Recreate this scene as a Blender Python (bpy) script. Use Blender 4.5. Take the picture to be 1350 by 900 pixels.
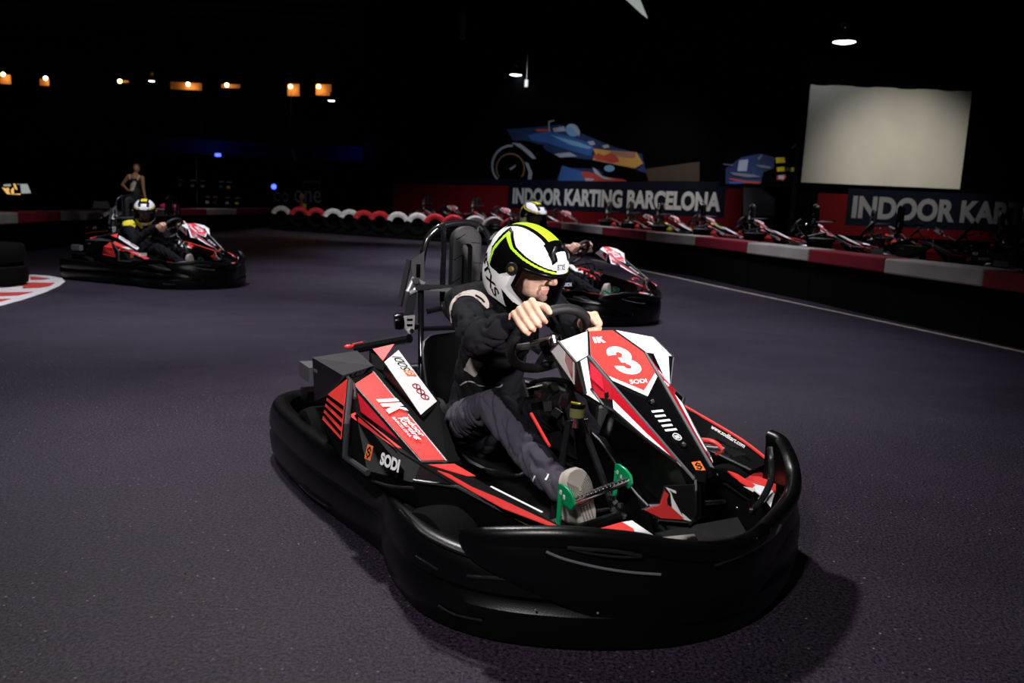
import bpy, bmesh, math, random
from math import sin, cos, pi, radians, sqrt, atan2
from mathutils import Vector, Matrix, noise, Euler
V = Vector
sc = bpy.context.scene
col = sc.collection
for o in list(bpy.data.objects): bpy.data.objects.remove(o)

# ------------------------------------------------------------------ camera
FPX, CAMH = 1100.0, 1.037
PITCH, ROLL = radians(-9.18), radians(2.5)
f_ = V((0, cos(PITCH), sin(PITCH))); r0 = V((1, 0, 0)); u0 = r0.cross(f_)
r_ = cos(ROLL)*r0 + sin(ROLL)*u0; u_ = -sin(ROLL)*r0 + cos(ROLL)*u0
cam = bpy.data.objects.new('camera', bpy.data.cameras.new('camera'))
col.objects.link(cam)
cam.matrix_world = Matrix(((r_.x, u_.x, -f_.x, 0), (r_.y, u_.y, -f_.y, 0), (r_.z, u_.z, -f_.z, CAMH), (0, 0, 0, 1)))
cam.data.sensor_width = 36; cam.data.lens = FPX*36/1350
cam.data.clip_start = .05; cam.data.clip_end = 200
cam.data.dof.use_dof = True; cam.data.dof.focus_distance = 2.75; cam.data.dof.aperture_fstop = 4.0
sc.camera = cam

# ------------------------------------------------------------------ world, exposure, big lights
sc.view_settings.view_transform = 'Standard'; sc.view_settings.look = 'None'
sc.view_settings.gamma = 1; sc.view_settings.use_curve_mapping = False
sc.view_settings.exposure = 0.0
w = bpy.data.worlds.new('world'); sc.world = w; w.use_nodes = True
w.node_tree.nodes['Background'].inputs[0].default_value = (.012, .012, .03, 1)
w.node_tree.nodes['Background'].inputs[1].default_value = .03

def lamp(kind, loc, aim, power, size=.5, color=(1, 1, 1), spot=None, blend=.6):
    l = bpy.data.lights.new('hall_or_fill_light', kind); l.energy = power; l.color = color
    if kind == 'AREA': l.shape = 'DISK'; l.size = size
    else: l.shadow_soft_size = size
    if kind == 'SPOT': l.spot_size = radians(spot); l.spot_blend = blend
    o = bpy.data.objects.new('hall_or_fill_light', l); col.objects.link(o); o.location = loc
    o.rotation_euler = (V(aim)-V(loc)).to_track_quat('-Z', 'Y').to_euler()
    return o
# near-corner lamp, flash and face fill, then the overhead spots down the hall
lamp('SPOT', (-1.5, 4.6, 5.2), (.1, 2.7, .3), 1300, .20, (1, .97, .96), 70, .9)
lamp('SPOT', (-.75, -.45, 2.5), (.1, 2.7, .6), 430, .12, (1, .95, .93), 58, .9)  # flash beside the camera, out of view
lamp('SPOT', (2.1, .6, 1.4), (.12, 2.85, .80), 640, .10, (1, .93, .90), 34, .9)  # unseen fill spot added to brighten the driver's face
for lx, ly, e in ((-3.0, 5.2, 850), (-3.6, 8.4, 1100), (.9, 6.9, 1500), (-1.2, 12.5, 1500), (-5.8, 12.4, 140), (1.4, 12.0, 600), (-1.0, 17.0, 1500), (2.2, 10.0, 450), (5.0, 14.5, 800), (4.0, 18.5, 800), (-.5, 23.0, 600)):  # overhead hall lamps, some added to lift dark floor and the idle kart
    lamp('SPOT', (lx, ly, 4.95), (lx, ly, 0), e, .22, (.88, .88, 1), 80, .9)
lamp('SPOT', (-3.6, 20.0, 4.6), (-3.6, 23.6, .5), 800, .2, (.95, .95, 1), 75, .9)  # from here on, unseen spots added for tyres, far barrier, banner, screen, mural
lamp('SPOT', (-7.5, 17.5, 4.6), (-8.2, 22.0, 1.0), 330, .2, (1, .93, .85), 60, .9)
lamp('SPOT', (2.0, 19.2, 5.0), (3.2, 22.6, 1.3), 480, .2, (1, .97, .93), 72, .8)
lamp('SPOT', (7.3, 13.2, 4.0), (7.6, 17.3, 1.9), 400, .15, (1, .97, .88), 56, 1.0)
lamp('SPOT', (-.5, 19.5, 4.6), (.6, 25.2, 2.4), 480, .2, (.9, .93, 1), 50, .9)

# ------------------------------------------------------------------ pixel rays, used to read measured places as 3-D points
NY = -.04
KPOSE = (.069, 2.811, radians(-61.03))
def ray(px, py):
    return r_*((px-675)/FPX) + u_*((450-py)/FPX) + f_
CO = V((0, 0, CAMH))
def W(px, py, x=None, y=None, z=None, n=None, c=None):
    v = ray(px, py)
    if z is not None: t = (z-CAMH)/v.z
    elif y is not None: t = y/v.y
    elif x is not None: t = x/v.x
    else: t = (c-V(n).dot(CO))/V(n).dot(v)
    return CO + v*t
KM = Matrix.Translation((KPOSE[0], KPOSE[1], 0)) @ Matrix.Rotation(KPOSE[2], 4, 'Z')
KI = KM.inverted()
KO = KI @ CO
def K(px, py, x=None, y=None, z=None, n=None, c=None):
    v = KI.to_3x3() @ ray(px, py)
    if x is not None: t = (x-KO.x)/v.x
    elif y is not None: t = (y-KO.y)/v.y
    elif z is not None: t = (z-KO.z)/v.z
    else: t = (c-V(n).dot(KO))/V(n).dot(v)
    return KO + v*t

# ------------------------------------------------------------------ materials
MATS = {}
def mat(name, c, rough=.5, metal=0, spec=.5, emit=None, es=1, bump=None, coat=0, var=None):
    if name in MATS: return MATS[name]
    m = bpy.data.materials.new(name); m.use_nodes = True; nt = m.node_tree
    b = nt.nodes['Principled BSDF']
    b.inputs['Base Color'].default_value = (*c, 1); b.inputs['Roughness'].default_value = rough
    b.inputs['Metallic'].default_value = metal; b.inputs['Specular IOR Level'].default_value = spec
    b.inputs['Coat Weight'].default_value = coat
    if emit: b.inputs['Emission Color'].default_value = (*emit, 1); b.inputs['Emission Strength'].default_value = es
    if bump or var:
        tc = nt.nodes.new('ShaderNodeTexCoord')
        sc_, st = bump or (var[0], 0)
        n = nt.nodes.new('ShaderNodeTexNoise'); n.inputs['Scale'].default_value = sc_; n.inputs['Detail'].default_value = 5
        nt.links.new(tc.outputs['Object'], n.inputs['Vector'])
        if st:
            bp = nt.nodes.new('ShaderNodeBump'); bp.inputs['Strength'].default_value = st; bp.inputs['Distance'].default_value = .01
            nt.links.new(n.outputs[0], bp.inputs['Height']); nt.links.new(bp.outputs[0], b.inputs['Normal'])
        if var:
            n2 = nt.nodes.new('ShaderNodeTexNoise'); n2.inputs['Scale'].default_value = var[0]; n2.inputs['Detail'].default_value = 6
            nt.links.new(tc.outputs['Object'], n2.inputs['Vector'])
            r = nt.nodes.new('ShaderNodeValToRGB')
            r.color_ramp.elements[0].position = .3; r.color_ramp.elements[1].position = .7
            r.color_ramp.elements[0].color = (*[k*(1-var[1]) for k in c], 1); r.color_ramp.elements[1].color = (*[min(1, k*(1+var[1])) for k in c], 1)
            nt.links.new(n2.outputs[0], r.inputs[0]); nt.links.new(r.outputs[0], b.inputs['Base Color'])
    MATS[name] = m; return m
mat('plastic', (.0015, .0015, .002), .32, spec=.26, bump=(260, .05))
mat('grey_plastic', (.030, .030, .034), .42, spec=.45, bump=(300, .1))
mat('zinc', (.72, .72, .74), .35, .35)
mat('pad_foam', (.012, .012, .015), .6, bump=(220, .2))
mat('letter_dimmed', (.24, .24, .26), .8)  # second banner's letters, darkened in the colour to stand in for dim light
mat('pod_black', (.0025, .0025, .003), .6, spec=.06)
mat('plastic_matt', (.006, .006, .007), .45, spec=.4, bump=(300, .12))
mat('gloss_black', (.002, .002, .0025), .25, spec=.15)
mat('grey_edge', (.10, .10, .11), .38, spec=.5)
mat('rubber', (.003, .003, .003), .85, spec=.06, bump=(160, .2))
mat('red', (.74, .045, .04), .38, spec=.45)
mat('deep_red', (.33, .004, .014), .25, spec=.5, coat=.3)
mat('white', (.80, .80, .81), .38, spec=.45)
mat('off_white', (.62, .60, .55), .6)
mat('orange', (.85, .20, .05), .4)
mat('maroon', (.22, .01, .03), .4)
mat('steel', (.62, .62, .64), .22, 1)
mat('dark_steel', (.12, .12, .13), .3, 1)
mat('tube_black', (.010, .010, .012), .15, spec=.6, coat=.5)
mat('green', (.0, .22, .075), .3, .0, spec=.5, coat=.4)
mat('yellow', (.75, .62, .03), .4)
mat('lime', (.45, .82, .03), .35, spec=.5)
mat('gold', (.55, .38, .14), .35, .8)
mat('lamp_lens', (.8, .82, .9), .2, emit=(.85, .88, 1), es=.45)
mat('red_lens', (.5, .02, .04), .15, spec=.6)
mat('suit_black', (.005, .005, .008), .85, spec=.15, bump=(420, .3))
mat('suit_grey', (.060, .054, .075), .85, spec=.15, bump=(420, .3))
mat('suit_beige', (.34, .30, .28), .8, bump=(420, .2))
mat('skin', (.66, .40, .29), .45, spec=.4, var=(30, .12))
mat('beard', (.30, .16, .115), .7, var=(200, .5))
mat('lips', (.58, .29, .23), .4)
mat('eye_white', (.75, .73, .7), .25)
mat('hair_dark', (.02, .013, .01), .6)
mat('strap', (.018, .018, .022), .7, bump=(500, .3))
mat('shoe_white', (.50, .46, .42), .65, var=(60, .2))
mat('shoe_sole', (.38, .35, .31), .7)
mat('sole_groove', (.16, .145, .13), .8)
mat('foam_black', (.007, .007, .009), .6, bump=(220, .2))
mat('fluid', (.12, .13, .05), .2)
mat('wall_dark', (.0022, .0022, .003), .95, spec=.03)
mat('banner_navy', (.006, .007, .018), .8, spec=.1)
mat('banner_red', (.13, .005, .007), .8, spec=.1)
mat('letter_white', (.62, .62, .62), .7)
mat('cap_red', (.24, .010, .022), .6, var=(3, .18))
mat('cap_cream', (.44, .40, .37), .65, var=(3, .12))
mat('tyre_red', (.50, .02, .03), .45, var=(9, .25))
mat('tyre_white', (.66, .63, .60), .5, var=(9, .2))
mat('kerb_red', (.42, .03, .025), .7, var=(8, .2))
mat('kerb_white', (.55, .52, .50), .7, var=(8, .15))
mat('line_paint', (.30, .26, .22), .8, var=(12, .3))
mat('screen_cloth', (.70, .67, .58), .8, var=(1.1, .08))
mat('mural_black', (.0012, .0012, .002), .9, spec=.03)
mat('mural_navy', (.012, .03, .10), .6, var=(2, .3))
mat('mural_blue', (.03, .10, .33), .6)
mat('mural_lightblue', (.16, .35, .55), .6)
mat('mural_silver', (.34, .38, .45), .6)
mat('mural_amber', (.52, .28, .07), .6)
mat('mural_red', (.42, .05, .04), .6)
mat('mural_brown', (.045, .028, .018), .7)
mat('mural_tan', (.28, .15, .10), .7)
mat('lamp_white', (.9, .9, .9), .4, emit=(.85, .93, 1), es=9)
mat('lamp_warm', (.9, .7, .4), .4, emit=(1, .62, .25), es=14)
mat('led_blue', (.05, .08, .6), .4, emit=(.05, .08, 1), es=4)
mat('ochre_wall', (.42, .20, .07), .8)
mat('pink', (.75, .04, .28), .6)
mat('navy_beam', (.02, .02, .07), .7, spec=.1)
mat('screen_glow', (.3, .32, .3), .4, emit=(.55, .62, .58), es=.5)
mat('drink_glow', (.6, .4, .1), .4, emit=(1, .55, .15), es=.9)
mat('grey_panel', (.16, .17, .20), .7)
mat('dress_black', (.012, .012, .015), .7)
mat('skin_far', (.50, .24, .14), .6)
mat('roof_dark', (.003, .003, .0035), .95, spec=.03)

def glass_mat(name, tint, refl):
    m = bpy.data.materials.new(name); m.use_nodes = True; nt = m.node_tree
    for n in list(nt.nodes): nt.nodes.remove(n)
    o = nt.nodes.new('ShaderNodeOutputMaterial'); mx = nt.nodes.new('ShaderNodeMixShader')
    t = nt.nodes.new('ShaderNodeBsdfTransparent'); g = nt.nodes.new('ShaderNodeBsdfGlossy'); fr = nt.nodes.new('ShaderNodeFresnel')
    t.inputs[0].default_value = (*tint, 1); g.inputs['Roughness'].default_value = .06; fr.inputs[0].default_value = refl
    nt.links.new(fr.outputs[0], mx.inputs[0]); nt.links.new(t.outputs[0], mx.inputs[1]); nt.links.new(g.outputs[0], mx.inputs[2]); nt.links.new(mx.outputs[0], o.inputs[0])
    MATS[name] = m
glass_mat('visor', (.93, .93, .96), 1.3)
glass_mat('dark_visor', (.45, .45, .5), 1.4)

def asphalt():
    m = bpy.data.materials.new('asphalt'); m.use_nodes = True; nt = m.node_tree; L = nt.links
    b = nt.nodes['Principled BSDF']; tc = nt.nodes.new('ShaderNodeTexCoord')
    def nz(scale, detail=4, rough=.6):
        n = nt.nodes.new('ShaderNodeTexNoise'); n.inputs['Scale'].default_value = scale; n.inputs['Detail'].default_value = detail
        n.inputs['Roughness'].default_value = rough; L.new(tc.outputs['Object'], n.inputs['Vector']); return n.outputs[0]
    def ramp(src, p0, c0, p1, c1):
        r = nt.nodes.new('ShaderNodeValToRGB'); e = r.color_ramp.elements
        e[0].position, e[0].color, e[1].position, e[1].color = p0, (*c0, 1), p1, (*c1, 1); L.new(src, r.inputs[0]); return r.outputs[0]
    def mix(kind, fac, a, c):
        x = nt.nodes.new('ShaderNodeMix'); x.data_type = 'RGBA'; x.blend_type = kind
        if isinstance(fac, float): x.inputs[0].default_value = fac
        else: L.new(fac, x.inputs[0])
        L.new(a, x.inputs[6]) if not isinstance(a, tuple) else setattr(x.inputs[6], 'default_value', (*a, 1))
        L.new(c, x.inputs[7]) if not isinstance(c, tuple) else setattr(x.inputs[7], 'default_value', (*c, 1))
        return x.outputs[2]
    big = ramp(nz(.7, 6), .3, (.0150, .0102, .0178), .7, (.0265, .0183, .0315))
    fine = ramp(nz(105, 3, .75), .38, (.05, .05, .05), .64, (2.1, 2.1, 2.1))
    c = mix('MULTIPLY', 1.0, big, fine)
    # pale stone chips scattered in the surface, clustered in worn patches
    v = nt.nodes.new('ShaderNodeTexVoronoi'); v.inputs['Scale'].default_value = 42; L.new(tc.outputs['Object'], v.inputs['Vector'])
    dots = ramp(v.outputs['Distance'], .09, (1, 1, 1), .17, (0, 0, 0))
    sep = nt.nodes.new('ShaderNodeSeparateColor'); L.new(v.outputs['Color'], sep.inputs[0])
    pick = ramp(sep.outputs[0], .58, (0, 0, 0), .92, (1, 1, 1))
    patch = ramp(nz(1.6, 5), .40, (.12, .12, .12), .62, (1, 1, 1))
    a = mix('MULTIPLY', 1.0, dots, pick); a = mix('MULTIPLY', 1.0, a, patch)
    c = mix('MIX', a, c, (.22, .20, .20))
    L.new(c, b.inputs['Base Color'])
    rr = ramp(nz(2.2, 5), .3, (.48, .48, .48), .7, (.64, .64, .64)); L.new(rr, b.inputs['Roughness'])
    b.inputs['Specular IOR Level'].default_value = .22
    bp = nt.nodes.new('ShaderNodeBump'); bp.inputs['Strength'].default_value = .8; bp.inputs['Distance'].default_value = .004
    L.new(nz(120, 3, .7), bp.inputs['Height']); L.new(bp.outputs[0], b.inputs['Normal'])
    MATS['asphalt'] = m
asphalt()

# ------------------------------------------------------------------ mesh builder
def smooth_path(pts, n=8, closed=False):
    pts = [V(p) for p in pts]; out = []; N = len(pts)
    for i in range(N if closed else N-1):
        if closed: a, b, c, d = pts[(i-1) % N], pts[i], pts[(i+1) % N], pts[(i+2) % N]
        else: a, b, c, d = pts[max(i-1, 0)], pts[i], pts[i+1], pts[min(i+2, N-1)]
        for k in range(n):
            t = k/n
            out.append(.5*((2*b)+(c-a)*t+(2*a-5*b+4*c-d)*t*t+(3*b-a-3*c+d)*t**3))
    if not closed: out.append(pts[-1])
    return out
FONT = {}
def text_geo(s, bold=.02, shear=0.0, narrow=1.0):
    k = (s, bold, shear, narrow)
    if k in FONT: return FONT[k]
    cu = bpy.data.curves.new('lettering', 'FONT'); cu.body = s; cu.offset = bold; cu.shear = shear; cu.size = 1; cu.resolution_u = 5
    o = bpy.data.objects.new('lettering', cu); col.objects.link(o)
    dg = bpy.context.evaluated_depsgraph_get(); dg.update()
    e = o.evaluated_get(dg); me = e.to_mesh()
    vs = [tuple(v.co[:2]) for v in me.vertices]; fs = [tuple(p.vertices) for p in me.polygons]
    e.to_mesh_clear(); bpy.data.objects.remove(o); bpy.data.curves.remove(cu)
    x0 = min(v[0] for v in vs); x1 = max(v[0] for v in vs); y0 = min(v[1] for v in vs); y1 = max(v[1] for v in vs)
    h = y1-y0
    g = ([((x-x0)/h*narrow, (y-y0)/h) for x, y in vs], fs, (x1-x0)/h*narrow)
    FONT[k] = g; return g
class MB:
    def __init__(s): s.v = []; s.f = []; s.m = []
    def add(s, vs, fs, m):
        n = len(s.v); s.v += [V(v) for v in vs]; s.f += [tuple(n+i for i in f) for f in fs]; s.m += [m]*len(fs); return s
    def poly(s, pts, m): return s.add(pts, [tuple(range(len(pts)))], m)
    def prism(s, pts, off, m, side=None):
        pts = [V(p) for p in pts]; off = V(off); n = len(pts)
        s.add(pts+[p+off for p in pts], [tuple(range(n))[::-1], tuple(range(n, 2*n))], m)
        b = len(s.v)-2*n
        for i in range(n): s.f.append((b+i, b+(i+1) % n, b+n+(i+1) % n, b+n+i)); s.m.append(side or m)
        return s
    def plate(s, pts, t, m, out=(0, 0, 1), side=None, lift=0.0):
        """a flat panel of thickness t lying on the polygon, standing out along its normal"""
        pts = [V(p) for p in pts]; c = sum(pts, V())/len(pts); nn = V()
        for i in range(len(pts)): nn += (pts[i]-c).cross(pts[(i+1) % len(pts)]-c)
        nn.normalize()
        if nn.dot(V(out)) < 0: nn = -nn
        return s.prism([p+nn*lift for p in pts], nn*t, m, side)
    def box(s, c, sz, m, R=None):
        c = V(c); vs = []
        for x in (-.5, .5):
            for y in (-.5, .5):
                for z in (-.5, .5):
                    p = V((x*sz[0], y*sz[1], z*sz[2])); vs.append(c+(R @ p if R else p))
        return s.add(vs, [(0, 1, 3, 2), (4, 6, 7, 5), (0, 4, 5, 1), (2, 3, 7, 6), (0, 2, 6, 4), (1, 5, 7, 3)], m)
    def tube(s, path, r, m, n=10, closed=False, caps=True, flat=1.0, up=None):
        path = [V(p) for p in path]; N = len(path); rings = []
        rr = r if isinstance(r, (list, tuple)) else [r]*N
        prev = None
        for i, p in enumerate(path):
            a = path[(i-1) % N] if (closed or i) else path[0]; b = path[(i+1) % N] if (closed or i < N-1) else path[-1]
            t = (b-a).normalized()
            if prev is None:
                q = V(up) if up else (V((0, 0, 1)) if abs(t.z) < .9 else V((1, 0, 0)))
            else: q = prev
            q = (q-t*q.dot(t)).normalized(); prev = q; w_ = t.cross(q)
            rings.append([p+(q*cos(2*pi*k/n)*flat+w_*sin(2*pi*k/n))*rr[i] for k in range(n)])
        return s.loft(rings, m, closed, caps)
    def loft(s, rings, m, closed=False, caps=True, mf=None):
        n = len(rings[0]); N = len(rings); b = len(s.v)
        for r in rings: s.v += [V(p) for p in r]
        for i in range(N if closed else N-1):
            for k in range(n):
                s.f.append((b+i*n+k, b+i*n+(k+1) % n, b+((i+1) % N)*n+(k+1) % n, b+((i+1) % N)*n+k))
                s.m.append(mf(i, k) if mf else m)
        if caps and not closed:
            s.f.append(tuple(b+k for k in range(n))[::-1]); s.m.append(m if not mf else mf(0, 0))
            s.f.append(tuple(b+(N-1)*n+k for k in range(n))); s.m.append(m if not mf else mf(N-2, 0))
        return s
    def cyl(s, a, b, r, m, n=16, r2=None): return s.tube([a, b], [r, r2 if r2 is not None else r], m, n)
    def lathe(s, prof, c, ax, m, n=28, closed=False, mf=None):
        ax = V(ax).normalized(); q = ax.orthogonal().normalized(); w_ = ax.cross(q); c = V(c)
        rings = [[c+ax*h+(q*cos(2*pi*k/n)+w_*sin(2*pi*k/n))*r for k in range(n)] for r, h in prof]
        return s.loft(rings, m, closed, not closed, mf)
    def ball(s, c, r, m, n=14, k=9):
        c = V(c); R = r if isinstance(r, (tuple, list)) else (r, r, r)
        rings = [[c+V((R[0]*sin(pi*i/k)*cos(2*pi*j/n), R[1]*sin(pi*i/k)*sin(2*pi*j/n), R[2]*cos(pi*i/k))) for j in range(n)] for i in range(1, k)]
        b = len(s.v); s.loft(rings, m, caps=False)
        s.v += [c+V((0, 0, R[2])), c-V((0, 0, R[2]))]; t = len(s.v)-2
        for j in range(n):
            s.f.append((t, b+(j+1) % n, b+j)); s.m.append(m); e = b+(k-2)*n
            s.f.append((t+1, e+j, e+(j+1) % n)); s.m.append(m)
        return s
    def text(s, st, o, u, v, h, m, lift=.002, bold=.02, shear=0.0, width=None, flipn=False, fn=None, centre=False):
        """letters of cap height h from o along u with up v; width squeezes the line to that length"""
        u = V(u).normalized(); v = V(v); v = (v-u*v.dot(u)).normalized(); n = u.cross(v)*(-1 if flipn else 1)
        vs, fs, wd = text_geo(st, bold, shear); k = (width/(wd*h)) if width else 1
        o = V(o)
        if centre: o = o-u*(wd*h*k/2)-v*(h/2)
        return s.add([o+u*(x*h*k)+v*(y*h)+n*lift for x, y in vs] if not fn else [fn(x*h*k, y*h) for x, y in vs], fs, m)
    def build(s, name, parent=None, smooth=35, bevel=0, subsurf=0, merge=False):
        me = bpy.data.meshes.new(name)
        me.from_pydata([tuple(v) for v in s.v], [], s.f); names = []
        for k in s.m:
            if k not in names: names.append(k)
        for k in names: me.materials.append(MATS[k])
        for p, k in zip(me.polygons, s.m): p.material_index = names.index(k)
        bm = bmesh.new(); bm.from_mesh(me)
        if merge: bmesh.ops.remove_doubles(bm, verts=bm.verts, dist=1e-5)
        bmesh.ops.recalc_face_normals(bm, faces=bm.faces); bm.to_mesh(me); bm.free()
        if smooth: me.shade_smooth(); me.set_sharp_from_angle(angle=radians(smooth))
        o = bpy.data.objects.new(name, me); col.objects.link(o)
        if parent: o.parent = parent
        if bevel:
            b = o.modifiers.new('bevel', 'BEVEL'); b.width = bevel; b.segments = 2; b.limit_method = 'ANGLE'; b.angle_limit = radians(40)
        if subsurf:
            b = o.modifiers.new('subdivision', 'SUBSURF'); b.levels = b.render_levels = subsurf
        return o
def tag(o, label=None, cat=None, group=None, kind=None):
    if label: o['label'] = label
    if cat: o['category'] = cat
    if group: o['group'] = group
    if kind: o['kind'] = kind
    return o
def thing(name, label, cat, loc=(0, 0, 0), yaw=0, group=None):
    o = bpy.data.objects.new(name, None); col.objects.link(o); o.empty_display_size = .1
    o.location = loc; o.rotation_euler = (0, 0, yaw); return tag(o, label, cat, group)
def struct(mb, name, **k): return tag(mb.build(name, **k), kind='structure')
def copy_tree(o, parent=None):
    c = o.copy(); col.objects.link(c)
    if parent: c.parent = parent
    for ch in list(o.children): copy_tree(ch, c)
    return c
def mirror(p): return V((p[0], 2*NY-p[1], p[2]))
def inside(p, poly):
    x, y = p; r = False; j = len(poly)-1
    for i in range(len(poly)):
        xi, yi = poly[i]; xj, yj = poly[j]
        if (yi > y) != (yj > y) and x < (xj-xi)*(y-yi)/(yj-yi)+xi: r = not r
        j = i
    return r

# ------------------------------------------------------------------ the kart (X forward, Y to its left, Z up; origin on the ground under its middle)
HALF = [(1.01, 0), (.985, .17), (.90, .36), (.77, .52), (.60, .605), (.40, .61), (.22, .575), (.0, .60), (-.3, .64), (-.62, .655), (-.86, .64), (-1.0, .56), (-1.06, .40), (-1.075, .2), (-1.08, 0)]
OUT = [V((x, NY-y, 0)) for x, y in HALF]+[V((x, NY+y, 0)) for x, y in HALF[-2:0:-1]]
BELT = smooth_path(OUT, 8, True)
def normals(path, closed=True):
    N = len(path); out = []
    for i in range(N):
        a = path[(i-1) % N] if closed or i else path[0]; b = path[(i+1) % N] if closed or i < N-1 else path[-1]
        t = (b-a).normalized(); out.append(V((-t.y, t.x, 0)))
    return out
def outward(path, closed=True):
    ns = normals(path, closed)
    return [n if n.dot(p-V((0, NY, 0))) > 0 else -n for p, n in zip(path, ns)]
def on_belt(px, py, off=.0):
    """the place on the kart's outer skin that the pixel ray meets (right-hand front side)"""
    best = None
    ns = outward(BELT)
    for p, n in zip(BELT, ns):
        if p.y > .55: continue
        q = p+n*off; h = K(px, py, n=n, c=n.dot(q)); d = (V((h.x, h.y, 0))-q).length
        if n.dot(KO-q) > 0 and (best is None or d < best[0]): best = (d, h)
    return best[1]
def logo_s(mb, o, u, v, h, back='orange', mark='gloss_black', lift=.004):
    """orange rhomboid tile with a dark angular S cut through it"""
    u = V(u).normalized()*h; v = V(v); v = (v-u.normalized()*v.dot(u.normalized())).normalized()*h; n = u.cross(v).normalized(); o = V(o)
    P = lambda a, b, l: o+u*(a+.12*b)+v*b+n*l
    mb.poly([P(0, 0, lift), P(.95, 0, lift), P(.95, 1, lift), P(0, 1, lift)], back)
    path = [V((a, b, 0)) for a, b in ((.74, .66), (.52, .84), (.22, .62), (.42, .48), (.56, .52), (.74, .38), (.46, .14), (.22, .32))]
    for a, b in zip(path[:-1], path[1:]):
        d = (b-a).normalized(); w_ = V((-d.y, d.x, 0))*.062; a2, b2 = a-d*.05, b+d*.05
        mb.poly([P(q.x, q.y, lift+.001) for q in (a2-w_, b2-w_, b2+w_, a2+w_)], mark)
def ik_mark(mb, o, u, v, h, m='white', lift=.004):
    u = V(u).normalized()*h; v = V(v); v = (v-u.normalized()*v.dot(u.normalized())).normalized()*h; n = u.cross(v).normalized(); o = V(o)
    P = lambda a, b: o+u*(a+.22*b)+v*b+n*lift
    for q in ([(0, 0), (.34, 0), (.34, 1), (0, 1)], [(.46, 0), (.80, 0), (.80, 1), (.46, 1)], [(.80, .42), (.98, .62), (1.34, 1), (1.02, 1), (.80, .72)], [(.80, .42), (1.10, 0), (1.50, 0), (1.06, .66), (.98, .62)]):
        mb.poly([P(a, b) for a, b in q], m)
def digit3(mb, o, u, v, h, m='white', lift=.004):
    u = V(u).normalized()*h; v = V(v); v = (v-u.normalized()*v.dot(u.normalized())).normalized()*h; n = u.cross(v).normalized(); o = V(o)
    def arc(cx, cy, ra, rb, ia, ib, a0, a1, N=14):
        for i in range(N):
            A, B = a0+(a1-a0)*i/N, a0+(a1-a0)*(i+1)/N
            mb.poly([o+u*(cx+r1*cos(t))+v*(cy+r2*sin(t))+n*lift for r1, r2, t in ((ra, rb, A), (ra, rb, B), (ia, ib, B), (ia, ib, A))], m)
    arc(.34, .71, .33, .29, .085, .085, radians(185), radians(-75)); arc(.34, .28, .36, .28, .095, .085, radians(80), radians(-190))
    mb.poly([o+u*a+v*b+n*(lift+.0003) for a, b in [(.24, .42), (.44, .40), (.50, .56), (.24, .60)]], m)

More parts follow.
